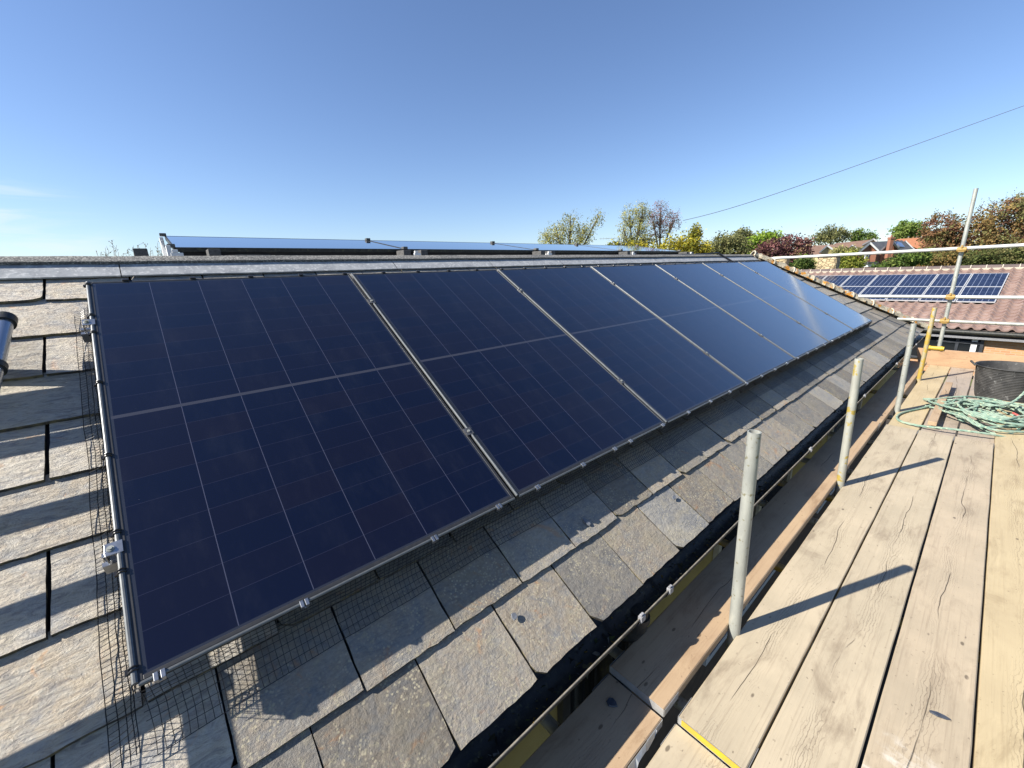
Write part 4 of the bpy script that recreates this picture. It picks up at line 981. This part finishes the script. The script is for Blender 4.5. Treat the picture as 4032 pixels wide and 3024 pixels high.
# antenna
ant = MB(); p = at(2445, 985, 30); ant.path([p + Vector((0,0,-3)), p + Vector((0,0,.95))], .02, 6); h = Vector((RIGHT.x, RIGHT.y, 0)).normalized(); t = p + Vector((0,0,.85))
ant.path([t - h*1.6, t + h*.4], .012, 5)
for k in range(9): s = t - h*(1.5 - k*.2); ant.path([s - Vector((0,0,.09)) , s + Vector((0,0,.09))], .008, 4)
tag(ant.build('antenna', GALV, origin=p+Vector((0,0,-3))), 'thin television antenna above the far end of the flat roof panels', 'antenna')
# overhead wire
m = MB(); a, b = at(2690, 868, 55), at(4300, 320, 9); m.path([a.lerp(b, k/40) - Vector((0,0,.9*math.sin(math.pi*k/40)*.35)) for k in range(41)], [.035*(1-k/40)+.006 for k in range(41)], 6)
tag(m.build('overhead_wire', noisy('wire_grey', (.10,.13,.17), (.13,.16,.2)), smooth=True), 'single overhead wire slanting across the blue sky', 'wire')

# ------------------------------------------------------------------ trees
def leaf_mat(name, trans=.35):
    t = NT(name); at_ = t.n('ShaderNodeAttribute', attribute_name='col')
    df = t.n('ShaderNodeBsdfDiffuse'); tl = t.n('ShaderNodeBsdfTranslucent'); t.put(at_.outputs['Color'], df.inputs[0]); t.put(at_.outputs['Color'], tl.inputs[0])
    mx = t.n('ShaderNodeMixShader'); mx.inputs[0].default_value = trans; t.nt.links.new(df.outputs[0], mx.inputs[1]); t.nt.links.new(tl.outputs[0], mx.inputs[2])
    t.nt.links.new(mx.outputs[0], t.out.inputs['Surface']); return t.mat
LEAF = leaf_mat('leaves')
tag(DEBRIS[0].build('moss_debris', LEAF, gut, BO), None, None, kind='stuff'); BARK = noisy('bark', (.10,.08,.06), (.17,.14,.11), 6, .95)
HR = Vector((RIGHT.x, RIGHT.y, 0)).normalized(); HF = Vector((-HR.y, HR.x, 0)); UZ = Vector((0,0,1))
def tree(name, label, blobs, D, cols, clumps=60, per=16, ls=.25, cr=.6, cat='tree', group=None, fill=.35, limbs=True, sprig=0, seedn=1, drop=False, oval=1.0, trunk_w=None):
    """blobs: (px, py, rx px, ry px[, depth factor]); leaves grow in clumps through the blobs"""
    rt = random.Random(seedn*101+7); B = []
    for b in blobs:
        c = at(b[0], b[1], D*(b[4] if len(b) > 4 else 1)); k = D/FPX; B.append((c, b[2]*k, b[3]*k))
    cx = sum(b[0].x for b in B)/len(B); cy = sum(b[0].y for b in B)/len(B); base = Vector((cx, cy, GZ))
    root = thing(name, label, cat, base, group)
    area = sum(b[1]*b[2] for b in B); m = MB(); tips = []
    for c, rx, ry in B:
        n = max(6, int(clumps*rx*ry/area))
        for _ in range(n):
            while True:
                d = Vector((rt.uniform(-1,1), rt.uniform(-1,1), rt.uniform(-1,1)))
                if d.length < 1: break
            if rt.random() > fill: d = d.normalized()*rt.uniform(.72, 1.0)
            p = c + HR*(d.x*rx*.78) + HF*(d.y*rx*.7) + UZ*(d.z*ry); tips.append((p, c))
            base_c = rt.choice(cols); k = rt.uniform(.72, 1.22); r0 = cr*rt.uniform(.6, 1.2)
            for _ in range(per):
                q = p + Vector((rt.gauss(0,.45), rt.gauss(0,.45), rt.gauss(0,.40*oval)))*r0
                if drop: q.z -= rt.random()*r0*1.5
                s = ls*rt.uniform(.5, 1.1); nx = Vector((rt.gauss(0,1), rt.gauss(0,1), rt.gauss(0,1))).normalized(); ny = nx.orthogonal().normalized()
                ny = (ny*math.cos(1.0*rt.random()*6) + nx.cross(ny)*math.sin(1.0*rt.random()*6)).normalized(); nz = nx.cross(ny)
                kk = k*rt.uniform(.85, 1.15); c3 = tuple(min(.9, x*kk*1.25) for x in base_c)
                m.add([q - ny*s, q - nz*s*.55, q + ny*s, q + nz*s*.55], [(0,1,2,3)], 0, c3)
    for _ in range(sprig):
        c, rx, ry = rt.choice(B); A = rt.uniform(-1, 1); p = c + HR*(A*rx*.75) + UZ*(ry*math.sqrt(max(0, 1-A*A))*.95)
        L = rt.uniform(.5, 1.4)*ry*.42; bc = rt.choice(cols)
        for j in range(12):
            q = p + UZ*(L*j/12) + HR*(L*.25*(j/12)*math.sin(A*5)) + Vector((rt.gauss(0,.12), rt.gauss(0,.12), 0)); s = ls*.55*rt.uniform(.6, 1.1)
            nx = Vector((rt.gauss(0,1), rt.gauss(0,1), rt.gauss(0,1))).normalized(); ny = nx.orthogonal().normalized(); nz = nx.cross(ny)
            m.add([q - ny*s, q - nz*s*.6, q + ny*s, q + nz*s*.6], [(0,1,2,3)], 0, tuple(x*.8 for x in bc))
    m.build('crown', LEAF, root, base)
    tk = MB(); H_ = B[0][0].z - GZ; tr_ = trunk_w or max(.07, .022*(H_+max(b[2] for b in B)))
    mid = base + UZ*(H_*.55)
    tk.path([base, base + UZ*(H_*.3) + HR*.05, mid], [tr_, tr_*.8, tr_*.65], 8)
    if limbs:
        for c, rx, ry in B: tk.path([mid - UZ*.1, mid.lerp(c, .5) + UZ*(ry*.1), c, c + UZ*ry*.6], [tr_*.55, tr_*.4, tr_*.25, tr_*.06], 6)
        for p, c in rt.sample(tips, min(len(tips), 40)):
            s0 = c.lerp(mid, .3); tk.path([s0, s0.lerp(p, .5) + UZ*.1*(p-c).length, p], [tr_*.22, tr_*.13, tr_*.03], 4, False)
    tk.build('trunk', BARK, root, base, smooth=True)
    return root
YG = [(.30,.29,.10), (.24,.25,.09), (.36,.33,.13), (.20,.20,.09)]
G1 = [(.10,.15,.035), (.07,.11,.03), (.14,.17,.045), (.05,.075,.025)]
PURP = [(.13,.055,.06), (.09,.04,.045), (.18,.085,.08), (.07,.035,.04)]
COPP = [(.19,.105,.055), (.15,.075,.05), (.22,.14,.065), (.13,.07,.05), (.16,.15,.06), (.12,.12,.05)]
GOLD = [(.30,.26,.03), (.24,.23,.04), (.36,.31,.045), (.12,.13,.03), (.16,.17,.03)]
OLIV = [(.17,.17,.07), (.12,.13,.055), (.22,.21,.09), (.09,.10,.045)]
BRG = [(.17,.25,.03), (.12,.19,.03), (.22,.29,.05)]
tree('tree', 'wispy pale green tree standing alone behind the flat roof panels', [(2190, 915, 62, 40), (2245, 880, 52, 42), (2300, 910, 48, 50), (2355, 855, 32, 26), (2150, 935, 38, 28), (2240, 945, 90, 30)], 34, YG, 360, 15, .075, .36, fill=.9, sprig=26, seedn=1, drop=True)
tree('tree', 'thin pale green tree with open twigs, left of the plum tree', [(2480, 850, 40, 38), (2530, 835, 45, 36), (2455, 905, 30, 30), (2520, 900, 60, 40)], 38, YG, 290, 14, .075, .4, fill=.9, sprig=20, seedn=2)
tree('tree', 'thin purple leaved plum tree where the overhead wire ends', [(2600, 840, 40, 42), (2650, 875, 42, 42), (2600, 905, 55, 38), (2570, 860, 30, 30)], 39.5, [(.20,.11,.11), (.15,.08,.08), (.25,.15,.13), (.20,.17,.09)], 230, 14, .075, .42, fill=.9, sprig=22, seedn=3)
tree('conifer', 'golden yellow conifer with a pointed tip behind the flat roof panels', [(2738, 925, 26, 40), (2742, 905, 12, 24), (2700, 960, 60, 42), (2640, 965, 60, 34), (2760, 985, 50, 34), (2560, 985, 60, 25), (2680, 1000, 90, 30), (2410, 962, 32, 20), (2330+170, 965, 50, 22)], 30, GOLD, 420, 24, .10, .42, fill=.35, seedn=4, drop=True, oval=1.4)
tree('shrub', 'dull olive conifer bush left of the golden conifer', [(2480, 965, 50, 30), (2540, 950, 40, 24), (2440, 980, 40, 22)], 31.5, OLIV, 120, 20, .10, .4, cat='shrub', seedn=5)
tree('tree', 'rounded grey green tree right of the golden conifer', [(2850, 960, 55, 38), (2900, 975, 60, 40), (2830, 990, 60, 32), (2790, 985, 35, 30)], 44, OLIV, 260, 20, .15, .6, seedn=6)
tree('tree', 'taller round green tree on the skyline above the grey green one', [(2925, 930, 34, 24), (2900, 950, 40, 26), (2960, 950, 30, 26)], 75, OLIV, 130, 20, .25, 1.0, seedn=7)
tree('tree', 'bright lime green tree on the skyline', [(3010, 948, 42, 30), (2965, 965, 35, 28), (3050, 940, 30, 20)], 64, BRG, 150, 20, .22, .9, seedn=8)
tree('tree', 'spreading purple brown tree in front of the cream gabled house', [(3040, 985, 70, 36), (3110, 965, 60, 34), (3160, 975, 40, 34), (3120, 1010, 80, 36), (3010, 1000, 45, 30), (3140, 1045, 60, 30)], 42, PURP + [(.20,.13,.08)], 330, 22, .15, .6, seedn=9, sprig=24)
tree('tree', 'broad open oak on the skyline behind the brown roofs', [(3275, 915, 60, 24), (3235, 930, 38, 24), (3320, 930, 30, 24), (3270, 945, 60, 16)], 115, OLIV, 170, 18, .32, 1.5, seedn=10, fill=.7)
tree('tree', 'small dark green tree on the skyline left of the brick chimney', [(3378, 928, 26, 20), (3420, 932, 26, 14), (3400, 945, 50, 12)], 125, G1, 110, 18, .35, 1.3, seedn=11)
tree('tree', 'pale olive shrub tree below the skyline oak by brown roofs', [(3350, 994, 42, 12), (3305, 990, 30, 12)], 76, YG, 80, 18, .25, .9, seedn=12)
tree('tree', 'bright green tree rising behind the orange tiled roof', [(3560, 900, 42, 26), (3600, 910, 45, 30), (3540, 925, 30, 20)], 88, [(.13,.19,.04), (.10,.15,.04), (.17,.22,.06)], 160, 20, .28, 1.1, seedn=13)
tree('tree', 'large copper beech filling the right background, left part beside the orange roof', [(3700, 910, 80, 60), (3688, 962, 52, 50), (3745, 960, 80, 70), (3700, 1010, 100, 50), (3660, 1008, 45, 30)], 46, COPP, 400, 24, .16, .65, seedn=14, sprig=60)
tree('tree', 'taller copper beech behind the tall scaffold post at the right', [(3880, 890, 80, 75), (3960, 880, 80, 90), (3840, 950, 80, 70), (3940, 980, 110, 60), (4040, 900, 80, 100)], 45, COPP + [(.22,.15,.06), (.24,.18,.07), (.18,.18,.07)], 500, 24, .16, .65, seedn=15, sprig=80)
tree('tree', 'grey green tree top at the far right edge of the photo', [(4030, 800, 50, 40), (4075, 860, 60, 90)], 52, [(.20,.19,.09), (.15,.15,.07), (.26,.22,.10)], 200, 20, .17, .7, seedn=16)
tree('hedge', 'green bushes in front of the red brick house', [(3570, 1024, 55, 22), (3510, 1042, 36, 13), (3620, 1015, 40, 24), (3460, 1055, 30, 7)], 34, G1, 260, 22, .11, .38, cat='hedge', limbs=False, seedn=17)
tree('hedge', 'yellowish green bush right of the larger stone chimney', [(3345, 1020, 36, 22), (3340, 1045, 42, 22), (3370, 1040, 28, 22)], 33, [(.17,.19,.035), (.12,.15,.03), (.20,.20,.04)], 140, 22, .11, .38, cat='hedge', limbs=False, seedn=18)
tree('hedge', 'orange brown beech hedge beneath the copper beeches', [(3660, 1030, 70, 30), (3740, 1025, 60, 34), (3620, 1045, 50, 20)], 36, [(.20,.13,.05), (.15,.11,.045), (.12,.12,.04), (.22,.15,.06)], 260, 22, .12, .42, cat='hedge', limbs=False, seedn=19)
tree('hedge', 'dark green hedge at the right edge above the tiled ridge', [(3830, 1025, 60, 36), (3910, 1020, 70, 38), (4000, 1015, 70, 42), (4060, 1015, 60, 42)], 35, [(.09,.105,.035), (.06,.075,.03), (.13,.12,.05)], 380, 22, .12, .42, cat='hedge', limbs=False, seedn=20)
tree('hedge', 'small green bush between the two stone chimneys', [(3165, 1030, 30, 20), (3140, 1048, 34, 18), (3190, 1045, 24, 18)], 33, G1, 90, 20, .10, .38, cat='hedge', limbs=False, seedn=21)
tree('shrub', 'green potted looking plant at the dark window of the brick bungalow', [(3515, 1352, 22, 16), (3490, 1372, 24, 14), (3470, 1385, 20, 14)], 15.2, [(.16,.22,.07), (.10,.15,.05), (.22,.27,.12)], 40, 14, .05, .13, cat='plant', limbs=False, seedn=22)
# distant tree line that reads as one mass
rt = random.Random(77); m = MB()
for i in range(5200):
    A = rt.uniform(-1.15, 1.15); d = Vector((FWD.x, FWD.y, 0)).normalized(); a0_ = math.atan2(d.y, d.x) + A
    r = rt.uniform(190, 260); p = Vector((math.cos(a0_)*r, math.sin(a0_)*r, GZ + abs(rt.gauss(0, 1))*1.7 + (1.5 if mnoise.noise(Vector((A*9, 0, 0))) > 0 else 0)*rt.random()))
    nx = Vector((rt.gauss(0,1), rt.gauss(0,1), rt.gauss(0,1))).normalized(); ny = nx.orthogonal().normalized(); nz = nx.cross(ny); s = rt.uniform(.6, 1.5); c = rt.choice(OLIV); k = rt.uniform(.8, 1.2)
    m.add([p - ny*s, p - nz*s*.7, p + ny*s, p + nz*s*.7], [(0,1,2,3)], 0, tuple(x*k for x in c))
tag(m.build('distant_woodland', LEAF), 'distant line of woodland around the horizon', 'woodland', kind='stuff')
# bare twiggy shrub behind the flat roof at the left
tw_ = MB(); tl_ = MB(); rt = random.Random(5); D = 16
root = thing('shrub', 'bare twiggy shrub tips showing above the flat roof at the left', 'shrub', (at(500, 1010, D).x, at(500, 1010, D).y, GZ)); O = Vector(root.location)
for px, py in [(440, 950), (455, 965), (425, 985), (470, 992), (395, 1000), (500, 988), (520, 975), (535, 990), (555, 985), (575, 958), (590, 975), (600, 990), (620, 955), (635, 965), (650, 985), (410, 975), (380, 990), (485, 1000), (565, 1000), (630, 995), (540, 965)]:
    tip = at(px, py, D); b0 = at(px + rt.uniform(-25, 25), 1060, D) - UZ*1.2; pts = [b0.lerp(tip, k/6) + Vector((rt.gauss(0,.02), rt.gauss(0,.02), 0)) for k in range(7)]
    tw_.path(pts, [.018 - .0022*k for k in range(7)], 4, False)
    for k in range(9):
        f = rt.uniform(.55, 1); s = b0.lerp(tip, f); e = s + Vector((rt.gauss(0,.09), rt.gauss(0,.09), rt.uniform(.05, .18))); tw_.path([s, e], [.006, .003], 4, False)
        for _ in range(2):
            q = s.lerp(e, rt.random()); nx = Vector((rt.gauss(0,1), rt.gauss(0,1), rt.gauss(0,1))).normalized(); ny = nx.orthogonal(); nz = nx.cross(ny); z = .018
            tl_.add([q-ny*z, q-nz*z, q+ny*z, q+nz*z], [(0,1,2,3)], 0, (.22,.20,.13))
tw_.build('twigs', noisy('pale_twig', (.20,.17,.13), (.30,.26,.20)), root, O); tl_.build('buds', LEAF, root, O)
